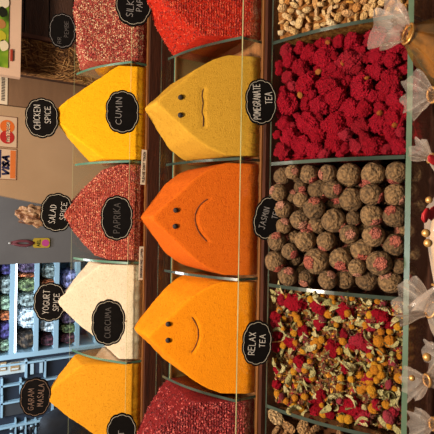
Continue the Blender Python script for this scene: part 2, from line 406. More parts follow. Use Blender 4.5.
midflake('bright scarlet flake pile in the tray beside the mustard yellow face mound', 4, .162, B_SUMC, FL_SUMC, 31, .0028, 9500, .397)
midflake('dark maroon flake pile in the tray beside the smiling golden mound', 0, .166, B_MARN, FL_MARN, 32, .0036, 7500, -.403)

# ------------------------------------------------------------------ chalkboard signs
GL = {'A':[[(0,0),(.45,1),(.9,0)],[(.18,.4),(.72,.4)]], 'B':[[(0,0),(0,1),(.6,.95),(.65,.6),(0,.52),(.7,.45),(.7,.05),(0,0)]],
 'C':[[(.8,.85),(.5,1),(.12,.8),(0,.45),(.15,.1),(.5,0),(.8,.15)]], 'D':[[(0,0),(0,1),(.5,.92),(.75,.5),(.5,.06),(0,0)]],
 'E':[[(.7,1),(0,1),(0,0),(.7,0)],[(0,.5),(.55,.52)]], 'F':[[(.7,1),(0,1),(0,0)],[(0,.5),(.5,.5)]],
 'G':[[(.8,.85),(.45,1),(.08,.75),(0,.4),(.2,.05),(.55,0),(.8,.2),(.8,.42),(.45,.42)]], 'H':[[(0,0),(0,1)],[(.7,0),(.7,1)],[(0,.5),(.7,.5)]],
 'I':[[(.1,0),(.1,1)]], 'J':[[(.1,1),(.75,1)],[(.5,1),(.5,.2),(.3,0),(.05,.15)]], 'K':[[(0,0),(0,1)],[(.65,1),(0,.42),(.7,0)]],
 'L':[[(0,1),(0,0),(.6,0)]], 'M':[[(0,0),(.1,1),(.45,.35),(.8,1),(.9,0)]], 'N':[[(0,0),(0,1),(.7,0),(.7,1)]],
 'O':[[(.4,1),(.08,.75),(0,.4),(.2,.05),(.5,0),(.78,.3),(.75,.75),(.4,1)]], 'P':[[(0,0),(0,1),(.55,.95),(.65,.7),(.5,.48),(0,.45)]],
 'Q':[[(.4,1),(0,.5),(.4,0),(.8,.5),(.4,1)],[(.5,.2),(.8,0)]], 'R':[[(0,0),(0,1),(.55,.95),(.62,.7),(.5,.5),(0,.45)],[(.25,.46),(.7,0)]],
 'S':[[(.65,.88),(.35,1),(.05,.8),(.2,.56),(.55,.42),(.65,.18),(.35,0),(0,.12)]], 'T':[[(0,1),(.8,1)],[(.4,1),(.4,0)]],
 'U':[[(0,1),(.02,.2),(.35,0),(.68,.2),(.7,1)]], 'V':[[(0,1),(.4,0),(.8,1)]], 'W':[[(0,1),(.2,0),(.45,.6),(.7,0),(.9,1)]],
 'X':[[(0,1),(.7,0)],[(.7,1),(0,0)]], 'Y':[[(0,1),(.38,.5),(.75,1)],[(.38,.5),(.38,0)]], 'Z':[[(0,1),(.7,1),(0,0),(.7,0)]]}
for ch, s in list(GL.items()): GL[ch.lower()] = s
def strokes(text, h, width, cx, cz, jit=.05, r=None):
    """polylines of a hand-lettered line, centred on (cx, cz)"""
    rr = random.Random(hash(text) % 999 if False else sum(map(ord, text)))
    adv = []; x = 0
    for ch in text:
        if ch == ' ': adv.append(x); x += .6; continue
        adv.append(x); x += max(p[0] for s in GL[ch] for p in s)+.32
    tot = x-.32; k = width/tot; out = []
    for ch, a in zip(text, adv):
        if ch == ' ': continue
        dz = rr.uniform(-jit, jit)*h; sc = rr.uniform(1-jit, 1+jit)
        for s in GL[ch]:
            out.append([(cx-width/2+(a+px+rr.uniform(-jit, jit)*.6)*k, cz-h/2+dz+(pz*sc+rr.uniform(-jit, jit)*.6)*h) for px, pz in s])
    return out
def lettering(lines, m, parent, r, y, name='lettering', italic=0):
    """flat raised strokes in the local XZ plane at depth y"""
    mb = MB()
    for ln in lines:
        ln = [(px+italic*pz, pz) for px, pz in ln] if italic else ln
        for (a, b) in zip(ln[:-1], ln[1:]):
            d = Vector((b[0]-a[0], b[1]-a[1])); L = d.length
            if L < 1e-6: continue
            d /= L; nrm = Vector((-d.y, d.x))*r; e = d*r*.7
            p = [Vector(a)-e+nrm, Vector(a)-e-nrm, Vector(b)+e-nrm, Vector(b)+e+nrm]
            mb.add([(q.x, y, q.y) for q in p]+[(q.x, y+.0004, q.y) for q in p], [(0,1,2,3),(7,6,5,4),(0,4,5,1),(1,5,6,2),(2,6,7,3),(3,7,4,0)])
    return mb.build(name, m, parent)
def outline(W, H, n=96):
    pts = []
    for i in range(n):
        t = 2*PI*i/n; c, s = math.cos(t), math.sin(t)
        r = 1/((abs(c)**2.3+abs(s)**2.3)**(1/2.3))
        r *= .94+.065*abs(math.cos(5*t))**.6
        pts.append((W/2*r*c, H/2*r*s))
    return pts
CH_W = mat('chalk_white', [(176,168,160)], rough=.9); CH_G = mat('chalk_grey', [(122,116,114)], rough=.9)
CH_D = mat('chalk_faint', [(66,60,58)], rough=.9); CH_T = mat('chalk_tan', [(104,80,68)], rough=.9)
def sign(label, px, py, Y, lines, W=.080, H=.064, tilt=22, roll=0, chalk=CH_W, foot=None, stick=.03, th=.0065, sw=.00075, border=CREAM):
    c = hitY(px, py, Y)
    mb = MB(); mb.prism_y(outline(W, H), -.0012, .0012)
    o = mb.build('chalkboard_sign', CHALK)
    Mx = Matrix.Translation(c) @ Matrix.Rotation(-math.radians(tilt), 4, 'X') @ Matrix.Rotation(math.radians(roll), 4, 'Y')
    o.matrix_world = Mx
    tag(o, label, 'chalkboard sign', 'chalkboard signs on the spice stall')
    bo = MB()
    for sc, rr in ((.92, .00027),):
        pt = outline(W*sc, H*sc); n = len(pt)
        inner = [(x*(1-2*rr/W*2.2), z*(1-2*rr/H*2.2)) for x, z in pt]
        y = -.0015
        bo.add([(x, y, z) for x, z in pt]+[(x, y, z) for x, z in inner]+[(x, -.0012, z) for x, z in pt]+[(x, -.0012, z) for x, z in inner],
               [q for i in range(n) for q in ((i, (i+1)%n, n+(i+1)%n, n+i), (2*n+i, 2*n+(i+1)%n, (i+1)%n, i), (n+i, n+(i+1)%n, 3*n+(i+1)%n, 3*n+i))])
    bo.build('border', border, o)
    ls = []
    for (txt, h, wd, cx, cz) in lines: ls += strokes(txt, h*.9, wd*.92, cx, cz)
    lettering(ls, chalk, o, sw*.56, -.0016)
    inv = Mx.inverted()
    f = inv @ (Vector(foot) if foot else (c+Vector((0, .004, -H/2-stick))))
    MB().tube([(0, .0022, -H*.3), (f.x*.5, .0022+f.y*.35, (f.z-H*.3)/2), (f.x, f.y, f.z)], .0011, 8).build('stick', STICK, o, True)
    return o
sign('CHICKEN SPICE chalkboard sign standing on the bright yellow rear mound', 42, 118, .935, [('CHICKEN', .013, .052, .001, .009), ('SPICE', .012, .036, 0.006, -.011)], foot=hitY(58, 111, .932), roll=-2, sw=.00072)
sign('SALAD SPICE chalkboard sign above the rosy flake pile', 57, 212.5, .935, [('SALAD', .013, .040, -.004, .008), ('SPICE', .012, .038, .004, -.012)], W=.079, foot=hitY(72, 214, .935), roll=5, sw=.00072)
sign('YOGURT SPICE chalkboard sign standing on the cream white mound', 50, 302, .94, [('YOGURT', .013, .052, 0, .007), ('SPICE', .012, .038, 0, -.012)], foot=hitY(62, 302, .932), roll=2, sw=.00072)
sign('GARAM MASALA chalkboard sign standing on the ochre mound', 35.5, 397, .94, [('GARAM', .012, .046, -.004, .008), ('MASALA', .012, .048, .004, -.010)], W=.078, H=.060, foot=hitY(54, 395, .932), chalk=CH_T, roll=1, border=mat('tan_paint', [(120,92,74)], rough=.8))
sign('chalkboard sign with faint writing in front of the straw mat', 62.5, 31, .96, [('RR', .008, .014, -.020, .006), ('PEMBE', .009, .036, .004, -.008)], W=.074, H=.054, foot=hitY(82, 32, .955), chalk=CH_D, border=CH_G, sw=.0006)
sign('CUMIN chalkboard sign standing on the mustard yellow face mound', 122.5, 112, .752, [('CUMIN', .011, .050, .001, .006)], W=.076, H=.058, foot=hitY(146, 115, .745), chalk=CH_G, sw=.0007)
sign('PAPRIKA chalkboard sign standing on the deep orange sad face mound', 117, 218, .752, [('PAPRIKA', .012, .056, 0, 0)], W=.079, H=.055, foot=hitY(142, 221, .745), chalk=CH_D, sw=.0008)
sign('CURCUMA chalkboard sign standing on the golden smiling mound', 108.5, 322.5, .775, [('CURCUMA', .011, .058, 0, .001)], W=.082, H=.059, foot=hitY(127, 321, .765), chalk=CH_D, sw=.0008)
sign('chalkboard sign lettered SILK PAPRIKA standing on the scarlet flake pile', 134, 1, .752, [('SILK', .013, .030, -.015, .006), ('PAPRIKA', .011, .050, .006, -.010)], W=.090, H=.064, foot=hitY(155, 0, .745), chalk=CH_G, roll=3)
sign('chalkboard sign above the dark maroon flake pile', 121.5, 433, .752, [('T', .010, .010, 0.0, 0)], W=.070, H=.052, foot=hitY(142, 434, .745), chalk=CH_G, border=CREAM)
sign('POMEGRANATE TEA chalkboard sign at the back of the crimson flower tray', 261, 102, .583, [('POMEGRANATE', .0125, .060, 0, .007), ('TEA', .012, .020, .006, -.012)], W=.0745, H=.0515, tilt=24, foot=(hitY(261, 102, .583).x, .575, 1.0), roll=-2)
sign('JASMIN TEA chalkboard sign tilted behind the brown tea balls', 268.5, 218, .583, [('JASMIN', .0105, .038, -.002, .007), ('TEA', .010, .018, .010, -.009)], W=.073, H=.049, tilt=24, foot=(hitY(268, 218, .583).x, .575, 1.0), roll=14, chalk=CH_G, sw=.0007)
sign('RELAX TEA chalkboard sign at the back of the mixed flower tray', 257, 343, .583, [('RELAX', .011, .038, -.001, .008), ('TEA', .010, .022, .004, -.008)], W=.073, H=.049, tilt=24, foot=(hitY(257, 343, .583).x, .575, 1.0), roll=3)

# paper notices on the step between middle and rear trays
def notice(label, x0, x1, y0, y1, text, Y, skew=0):
    a, b = hitY(x0, y1, Y), hitY(x1, y0, Y); c = (a+b)/2; W = abs(b.x-a.x); H = abs(a.z-b.z)
    o = MB().box(-W/2, W/2, -.0004, .0004, -H/2, H/2).build('paper_notice', PAPER); o.location = c; o.rotation_euler = (0, skew, 0)
    tag(o, label, 'notice', 'paper strips on the glass edge')
    lettering(strokes(text, H*.42, W*.86, 0, 0, .02), INK, o, .00042, -.0009)
notice('pale paper strip reading PLEASE DONT TOUCH below the bright yellow mound', 141, 146.2, 150, 184.5, 'PLEASE DONT TOUCH', BY0-.0078, .03)
notice('brownish paper strip with a notice below the cream white mound', 138.8, 143.5, 246.5, 280, 'DOKUNMAYINIZ LUTFEN', BY0-.0078, .015)

# ------------------------------------------------------------------ front tray contents
SA, SB = Vector((0, FY0+.006, .950)), Vector((0, FY1-.012, 1.047))
SN = Vector((0, -(SB.z-SA.z), SB.y-SA.y)).normalized()
def onslope(px, py, off=0):
    return hitP(px, py, SA+SN*off, SN)
def zslope(y): return SA.z+(SB.z-SA.z)*(y-SA.y)/(SB.y-SA.y)
def clampx(x, i, r): return min(max(x, FX[i]+.004+r), FX[i+1]-.004-r)
def clampy(y, r): return min(max(y, FY0+.004+r), FY1-.004-r)
def rrot(): return (rnd.uniform(0, 2*PI), rnd.uniform(0, 2*PI), rnd.uniform(0, 2*PI))
def place(me, name, loc, rot, sc, label, cat, group):
    o = bpy.data.objects.new(name, me); C.objects.link(o); o.location = loc; o.rotation_euler = rot
    o.scale = (sc, sc, sc) if not isinstance(sc, tuple) else sc
    return tag(o, label, cat, group)
def bed(i, drop, m, label, cat, seed, bump=.004, name='loose_bed'):
    """the body of the heap under the pieces one can tell apart"""
    def h(X, Y): return SA.z+(SB.z-SA.z)*(Y-SA.y)/(SB.y-SA.y)-drop-FZ
    o, g = pile(name, FX[i]+.005, FX[i+1]-.005, FY0+.005, FY1-.004, FZ+.0005, h, m, bump, .003, seed)
    if label: tag(o, label, cat, None, 'stuff')
    return o, g

# --- brown tea balls
TB = object_mat('tea_leaf_ball', [(124,96,66),(142,112,78),(102,78,52),(130,102,72)], .9, 3.4, .34, .5, bdist=.2)
TIP = object_mat('pink_petal', [(232,136,114),(214,100,90),(236,176,148),(206,100,80)], .85, 6, .55, .8)
def tea_mesh(k):
    o = Vector((k*7.3, k*2.1, 0)); ax = Vector((rnd.uniform(-1, 1), rnd.uniform(-1, 1), rnd.uniform(-1, 1))).normalized()
    def f(d):
        a = math.atan2(d.y, d.x)
        rib = abs(math.sin(a*7+3*noise.noise(d*2+o)+d.z*2.5))
        return 1+.06*noise.noise(d*1.3+o)-.05*(1-rib)**4+.03*noise.noise(Vector((d.x*9, d.y*3, d.z*4))+o)+.010*noise.noise(d*13+o)
    return blob('tea_ball', 1, 4, f)
tea_ms = [tea_mesh(k) for k in range(5)]
for me in tea_ms: me.materials.append(TB)
def tip_mesh(k):
    o = Vector((k*3.1, 9, k))
    bm = bmesh.new(); bmesh.ops.create_icosphere(bm, subdivisions=3, radius=1)
    for v in bm.verts:
        d = v.co.normalized(); q = noise.noise(d*4+o)
        th = math.acos(max(-1, min(1, d.z)))
        th2 = th*(.27+.14*q); a = math.atan2(d.y, d.x)*1
        r = (1.07+.05*noise.noise(d*7+o)) if th < PI*.6 else .95
        v.co = Vector((math.sin(th2)*math.cos(a), math.sin(th2)*math.sin(a), math.cos(th2)))*r
    me = bpy.data.meshes.new('petal_tip'); bm.to_mesh(me); bm.free(); me.materials.append(TIP)
    me.polygons.foreach_set('use_smooth', [True]*len(me.polygons)); return me
tip_ms = [tip_mesh(k) for k in range(4)]
BALLS = [(57,80,27),(112,77,27),(170,78,35),(245,75,35),(312,68,33),(33,125,20),(85,127,35),(150,135,27),(45,165,23),(90,190,32),(180,168,35),(250,140,32),(315,152,32),
 (25,230,28),(70,245,27),(130,237,35),(190,210,22),(240,205,33),(312,215,33),(10,150,20),(5,80,24),(8,290,25),(55,305,32),(110,290,28),(185,270,28),(255,265,32),(312,297,33),
 (85,352,38),(155,345,33),(205,313,35),(275,350,36),(325,365,22),(25,385,33),(90,408,32),(155,405,30),(215,370,25),(215,415,33),(280,405,35),(5,340,24)]
bl = [(290+x/3.01, 145+y/3.01, r/3.01) for x, y, r in BALLS]
bl += [(286,172,8.5),(293,158,7),(283,193,8.5),(282,212,9),(288,227,8),(285,239,9),(276.5,260,10),(287,274,9),(296,250,8),(298,281,9),(308,291,8),(330,289,9)]
balls = []
for x, y, r in bl:
    R = r*onslope(x, y).y/ .5*.0 + r/FPX*(onslope(x, y)-EYE).dot(F0)*1.03
    p = onslope(x, y, -R*.15); balls.append([Vector((clampx(p.x, 2, R), clampy(p.y, R), p.z)), R, True])
nv = len(balls)
for k in range(46):     # the layer underneath
    R = rnd.uniform(.0145, .0175); yy = rnd.uniform(FY0+.004+R, FY1-.004-R)
    balls.append([Vector((rnd.uniform(FX[2]+.004+R, FX[3]-.004-R), yy, zslope(yy)-.034-rnd.random()*.006)), R, False])
for it in range(60):
    for i in range(len(balls)):
        for j in range(i):
            a, b = balls[i], balls[j]; d = a[0]-b[0]; L = d.length; mn = (a[1]+b[1])*.97
            if L < mn and L > 1e-6:
                d *= (mn-L)/L; wa = .25 if a[2] and not b[2] else .75 if b[2] and not a[2] else .5
                if a[2] and b[2]: d = Vector((d.x*.35, d.y*.35, d.z*1.0))
                a[0] += d*wa; b[0] -= d*(1-wa)
    for q in balls:
        q[0].x = clampx(q[0].x, 2, q[1]); q[0].y = clampy(q[0].y, q[1]); q[0].z = max(q[0].z, FZ+q[1])
for k, (p, R, vis) in enumerate(balls):
    o = place(tea_ms[k % 5], 'tea_ball', p, rrot(), R, 'round olive brown tea ball with a pink tip in the glass tray', 'tea ball', 'tea balls in the front tray')
    t = bpy.data.objects.new('petal_tip', tip_ms[k % 4]); C.objects.link(t); t.parent = o
    # petal tips point every way, most of them seen
    if vis: dirn = Vector((rnd.uniform(-1, 1), rnd.uniform(-.9, .35), rnd.uniform(-.3, 1))).normalized()
    else: dirn = Vector((rnd.uniform(-1, 1), rnd.uniform(-1, 1), 1)).normalized()
    q = dirn.to_track_quat('Z', 'Y'); t.rotation_euler = (o.rotation_euler.to_quaternion().inverted() @ q).to_euler()
    t.scale = (1, 1, 1)

# --- crimson flower heads
RED = object_mat('crimson_flower', [(216,18,50),(230,30,64),(196,12,40),(236,60,86)], .9, 11, .62, .9, spec=.15)
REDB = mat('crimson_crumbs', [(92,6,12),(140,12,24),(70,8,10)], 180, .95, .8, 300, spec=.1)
def red_mesh(k, frill=1.0):
    o = Vector((k*5.7, k*1.3, 4))
    sx = Vector((rnd.uniform(.8, 1.15), rnd.uniform(.8, 1.1), rnd.uniform(.65, .9)))
    def f(d):
        c = noise.noise(d*1.6+o)*.35
        n2 = noise.cell(d*5.5+o); v = noise.voronoi(d*4.2+o)[0]
        crease = min(v[1]-v[0], .35)/.35
        return (.86+c+.16*crease+.12*noise.noise(d*9+o)*frill+.10*noise.noise(d*20+o))*Vector((d.x*sx.x, d.y*sx.y, d.z*sx.z)).length
    me = blob('flower_head', 1, 5, f); me.materials.append(RED); return me
red_ms = [red_mesh(k) for k in range(6)]
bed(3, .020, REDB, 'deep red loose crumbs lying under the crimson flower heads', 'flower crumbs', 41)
pts = []
tries = 0
while len(pts) < 190 and tries < 9000:
    tries += 1
    R = rnd.choice((.0215, .020, .018, .016, .013)) if tries < 4500 else rnd.uniform(.007, .011)
    y = rnd.uniform(FY0+.004+R*.85, FY1-.004-R*.8); x = rnd.uniform(FX[3]+.004+R*.85, FX[4]-.004-R*.85)
    if all(math.hypot(x-a, (y-b)*1.15) > (R+r)*.71 for a, b, r in pts): pts.append((x, y, R))
for k, (x, y, R) in enumerate(pts):
    place(red_ms[k % 6], 'flower_head', (x, y, zslope(y)-R*.2+.006*max(0, (y-.5)/.09)+rnd.uniform(-.006, .004)), rrot(), R*1.05,
          'crumpled crimson dried flower head in the all red glass tray', 'flower head', 'crimson flower heads')
YEL = object_mat('yellow_bud', [(226,150,14),(214,130,10),(236,172,30)], .85, 7, .6, .7)
ORB = object_mat('amber_bit', [(206,120,40),(190,98,30),(214,150,70)], .85, 7, .6, .7)
def bud_mesh(k, m):
    o = Vector((k*2.9, 3, k*4.4))
    me = blob('yellow_bud', 1, 4, lambda d: .92+.12*noise.noise(d*2.2+o)+.10*noise.noise(d*7+o)+.06*noise.noise(d*16+o)-.10*max(0, d.z-.6)); me.materials.append(m); return me
bud_ms = [bud_mesh(k, YEL) for k in range(4)]; orb_ms = [bud_mesh(k+9, ORB) for k in range(2)]
for k, (x, y) in enumerate([(367,78),(380,113),(399,78),(343,63),(318,72),(300,95),(328,42),(395,125)]):
    p = onslope(x, y, .006)
    place(orb_ms[k % 2], 'orange_petal', p, rrot(), (.006, .0045, .003), 'small orange petal scrap lying on the crimson flower heads', 'petal', 'orange petals on red flowers')

# --- mixed flower tea
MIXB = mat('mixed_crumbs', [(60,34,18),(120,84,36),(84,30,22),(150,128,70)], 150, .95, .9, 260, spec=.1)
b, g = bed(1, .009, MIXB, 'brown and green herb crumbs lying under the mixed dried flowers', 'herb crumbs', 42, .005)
flakes(b, g, 2600, .0050, island_mat('herb_flakes', [(112,58,36),(150,136,84),(78,40,26),(140,20,34),(168,156,104),(94,70,36),(196,140,40)]), 6, flat=.5)
LEAF = object_mat('pale_leaf', [(192,182,126),(170,162,104),(210,198,148),(152,144,90)], .85, 5, .6, .6)
ROSE = object_mat('rosebud_petal', [(136,36,50),(156,52,66),(112,26,38)], .7, 5, .6, .5)
BRN = object_mat('brown_twig', [(112,58,40),(136,72,50),(90,44,30)], .9, 6, .5, .6)
def leaf_mesh(k):
    r = random.Random(k); n, m = 12, 4; v = []; f = []
    curl = r.uniform(1.2, 3.4)*r.choice((-1, 1)); tw = r.uniform(-1.2, 1.2); roll = r.uniform(.6, 1.5)
    cx = [Vector((0, 0, 0))]; ang = 0
    for i in range(n):
        ang += curl/n*r.uniform(.4, 1.6); cx.append(cx[-1]+Vector((math.cos(ang), 0, math.sin(ang)))*(2.2/n))
    for side in (0, 1):
        for i, c in enumerate(cx):
            s = i/n; wd = .46*math.sin(PI*min(1, s*.92+.06))**.7
            for j in range(m+1):
                u = (j/m-.5)*2; a = u*roll; rad = wd/max(roll, .3)
                p = Vector((0, math.sin(a)*rad*1.2, (1-math.cos(a))*rad*1.4))
                p.rotate(Euler((tw*s, 0, 0))); q = c+p; q.z += .03*side+.02*math.sin(s*19+k)
                v.append(tuple(q-Vector((.7, 0, .25))))
    A = (n+1)*(m+1)
    for i in range(n):
        for j in range(m):
            a = i*(m+1)+j; f.append((a, a+m+1, a+m+2, a+1)); f.append((A+a, A+a+1, A+a+m+2, A+a+m+1))
    for i in range(n):
        for j in (0, m):
            a = i*(m+1)+j; f.append((a, a+m+1, A+a+m+1, A+a) if j else (a, A+a, A+a+m+1, a+m+1))
    me = bpy.data.meshes.new('herb_leaf'); me.from_pydata(v, [], f); me.materials.append(LEAF)
    me.polygons.foreach_set('use_smooth', [True]*len(me.polygons)); return me
leaf_ms = [leaf_mesh(k) for k in range(6)]
def rosebud_mesh():
    def f(d):
        a = math.atan2(d.y, d.x); s = .82+.12*abs(math.sin(a*2.5+d.z*2.2))**.5
        return s*(1.25 if d.z > 0 else 1.0)*(1-.28*max(0, d.z)**2) + .04*noise.noise(d*5)
    me = blob('rosebud', 1, 4, f); me.materials.append(ROSE); return me
rose_m = rosebud_mesh()
sep = MB()
for k in range(5):
    a = 2*PI*k/5
    sep.tube([(0, 0, -.98), (.5*math.cos(a), .5*math.sin(a), -.85), (.9*math.cos(a), .9*math.sin(a), -.35)], [.16, .2, .03], 6)
sep.tube([(0, 0, -1.5), (0, 0, -.9)], .1, 6)
sepal_m = sep.mesh('sepals'); sepal_m.materials.append(LEAF)
def star_mesh(k):
    r = random.Random(k+50); mb = MB(); n = r.randint(5, 8)
    for j in range(n):
        a = 2*PI*j/n+r.uniform(-.25, .25); L = r.uniform(.7, 1.2); z = r.uniform(-.25, .35)
        mb.tube([(0, 0, 0), (L*.5*math.cos(a), L*.5*math.sin(a), z*.3+.08), (L*math.cos(a+.1), L*math.sin(a+.1), z)], [.12, .14, .03], 6)
    me = mb.mesh('brown_sprig'); me.materials.append(BRN); me.polygons.foreach_set('use_smooth', [True]*len(me.polygons)); return me
star_ms = [star_mesh(k) for k in range(4)]
A = lambda L: [(290+x/3.01, 290+y/3.01, r/3.01) for x, y, r in L]
Bq = lambda L: [(260+x/6.2, 280+y/6.2, r/6.2) for x, y, r in L]
reds = A([(20,40,24),(85,45,24),(165,62,29),(280,85,30),(300,100,24),(262,75,22),(205,155,27),(130,175,26),(235,165,26),(85,370,30),(120,385,22),(190,350,32),(220,412,30),(10,160,20),(240,105,22),(195,170,22),(75,380,20),(165,365,20)]) \
     + Bq([(190,130,55),(235,140,60),(370,165,55),(85,260,38),(185,380,48),(100,405,40),(75,215,36),(140,120,40),(110,340,35)])
yels = A([(20,85,14),(12,130,12),(85,165,13),(75,180,12),(95,150,12),(30,220,12),(45,240,12),(25,285,15),(160,155,12),(268,155,19),(300,155,20),(275,185,13),(255,240,16),(275,255,14),(210,255,14),(225,285,17),(245,300,16),(215,300,15),
   (240,275,14),(250,312,14),(185,268,12),(330,265,17),(250,357,16),(290,345,14),(155,412,16),(175,395,16),(45,320,12),(35,360,12),(10,360,14),(185,230,11),(118,72,14),(65,28,12),(130,40,13),(275,125,12),(325,110,14),(300,125,11),(12,245,12),
   (285,215,14),(330,420,14),(300,408,11),(100,412,13),(60,215,10),(15,325,11),(140,105,9),(120,255,9),(330,200,10),(260,270,13),(270,235,13),(230,262,12),(240,255,12),(255,225,12)]) \
     + Bq([(315,118,24),(150,240,20),(215,215,24),(250,270,22),(215,325,22),(420,215,26),(180,155,18),(235,235,20),(145,405,24),(350,380,24),(330,395,22),(300,330,18),(420,400,20)])
leaves = A([(100,120,22),(120,110,22),(190,95,20),(320,165,22),(70,260,24),(75,325,26),(110,335,24),(150,310,24),(180,290,20),(170,215,20),(290,315,26),(260,385,28),(20,400,28),(230,385,22),(330,60,20),(60,100,20),(30,350,20),(320,290,20),
   (50,130,18),(150,130,18),(90,215,20),(130,235,18),(205,215,20),(215,195,18),(40,190,18),(30,270,20),(100,280,22),(60,295,18),(170,250,18),(150,345,18),(20,220,16),(300,270,16),(270,300,18),(320,330,18),(250,200,16),(180,105,16),(210,75,16),(240,45,18),(310,30,16),(130,60,15),(335,145,18),(45,410,20)]) \
     + Bq([(95,140,36),(140,180,36),(205,270,34),(290,180,34),(330,330,36),(420,300,36),(310,290,30),(380,360,30),(190,85,26),(240,310,26),(100,95,30),(160,215,28),(270,400,30)])
roses = A([(297,383,22),(308,213,16),(300,285,17),(45,135,14),(150,335,13),(325,350,14)])+Bq([(265,330,22),(385,240,30)])
stars = A([(125,240,18),(150,255,16),(100,230,18),(180,125,16),(60,155,16),(110,200,16),(25,170,14),(210,235,14),(15,300,14),(300,240,14),(230,325,14),(200,200,14),(320,230,14),(60,345,14),(140,285,16),(270,280,13),(30,60,14),(215,120,13),(255,180,13)])+Bq([(145,295,42),(340,250,30),(380,290,28),(300,240,26),(60,330,26)])
def extra(lst, n, lo, hi, gap):
    t = 0
    while n and t < 4000:
        t += 1; x, y, r = rnd.uniform(276, 402), rnd.uniform(288, 428), rnd.uniform(lo, hi)
        if y > 402+(x-276)*.21 or y < 284+(x-276)*.12: continue
        if all(math.hypot(x-a, y-b) > (r+c)*gap for a, b, c in lst): lst.append((x, y, r)); n -= 1
extra(reds, 14, 4.5, 8, 1.0); extra(yels, 34, 2.6, 4.6, 1.1); extra(leaves, 70, 6, 10, .6); extra(roses, 5, 3.8, 5.5, 4); extra(stars, 45, 4, 7, .8)
GRP = 'mixed dried flower tea'
def mixplace(lst, mes, nm, lab, cat, off, depthvar, grow=1.0, flat=None):
    for k, (x, y, r) in enumerate(lst):
        R = r/FPX*(onslope(x, y)-EYE).dot(F0)*grow
        p = onslope(x, y, off*R+rnd.uniform(-depthvar, depthvar)); p.x = clampx(p.x, 1, R*.8); p.y = clampy(p.y, R*.8)
        o = place(mes[k % len(mes)], nm, p, rrot(), R, lab, cat, GRP+' '+cat)
        if nm == 'rosebud':
            s = bpy.data.objects.new('sepals', sepal_m); C.objects.link(s); s.parent = o
mixplace(reds, red_ms, 'flower_head', 'crimson dried flower among the yellow buds and pale leaves', 'flower head', -.2, .002)
mixplace(yels, bud_ms, 'yellow_bud', 'small golden yellow bud among the mixed dried flowers', 'flower bud', .1, .003)
mixplace(leaves, leaf_ms, 'herb_leaf', 'pale green curled leaf among the mixed dried flowers', 'leaf', .2, .004, 1.05)
mixplace(roses, [rose_m], 'rosebud', 'dusky pink rosebud among the mixed dried flowers', 'rosebud', .2, .002, .85)
mixplace(stars, star_ms, 'brown_sprig', 'brown dried sprig among the mixed dried flowers', 'sprig', .15, .003)

# --- pale chips and roots
CHIP = object_mat('pale_chip', [(214,166,100),(230,196,142),(200,130,56),(238,216,176),(220,156,70)], .8, 4, .6, .6)
def chip_mesh(k, fl=.5):
    o = Vector((k*1.9, 8, k*3.3)); sx = (1, rnd.uniform(.6, .85), rnd.uniform(fl*.7, fl*1.2))
    me = blob('pale_chip', 1, 3, lambda d: (.85+.25*noise.noise(d*1.5+o)+.12*noise.noise(d*4+o)))
    for v in me.vertices: v.co = Vector((v.co.x*sx[0], v.co.y*sx[1], v.co.z*sx[2]))
    me.materials.append(CHIP); return me
chip_ms = [chip_mesh(k) for k in range(6)]
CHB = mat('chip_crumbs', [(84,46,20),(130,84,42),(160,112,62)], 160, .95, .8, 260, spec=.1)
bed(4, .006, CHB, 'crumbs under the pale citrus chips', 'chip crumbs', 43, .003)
cp = []
tries = 0
while len(cp) < 190 and tries < 12000:
    tries += 1
    x = FX[4]+.012+abs(rnd.gauss(0, .05)); y = rnd.uniform(FY0+.012, FY1-.012); r = rnd.uniform(.006, .0105)
    if x > FX[4]+.13: continue
    if all(math.hypot(x-a, (y-b)) > (r+c)*.60 for a, b, c in cp): cp.append((x, y, r))
for k, (x, y, r) in enumerate(cp):
    place(chip_ms[k % 6], 'pale_chip', (x, y, zslope(y)+.000+rnd.uniform(-.002, .004)), rrot(), r*1.1, 'pale golden chip in the tray beside the crimson flower heads', 'chip', 'pale chips in the front tray')
ROOT = object_mat('dried_peel', [(228,180,122),(210,152,96),(238,202,150)], .85, 4, .5, .9)
root_ms = []
for k in range(4):
    me = chip_mesh(k+20, .4); me.name = 'dried_peel'; me.materials.clear(); me.materials.append(ROOT); root_ms.append(me)
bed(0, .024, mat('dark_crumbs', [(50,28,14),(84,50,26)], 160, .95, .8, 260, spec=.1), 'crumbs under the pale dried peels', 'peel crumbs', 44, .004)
cp = []
tries = 0
while len(cp) < 75 and tries < 6000:
    tries += 1
    x = FX[1]-.016-abs(rnd.gauss(0, .045)); y = rnd.uniform(FY0+.018, FY1-.014); r = rnd.uniform(.013, .021)
    if x < FX[1]-.11: continue
    if all(math.hypot(x-a, (y-b)) > (r+c)*.52 for a, b, c in cp): cp.append((x, y, r))
for k, (x, y, r) in enumerate(cp):
    place(root_ms[k % 4], 'dried_peel', (x, y, zslope(y)-.001+rnd.uniform(-.004, .004)), rrot(), r, 'knobbly pale dried peel in the tray beside the mixed flowers', 'dried peel', 'dried peels in the front tray')

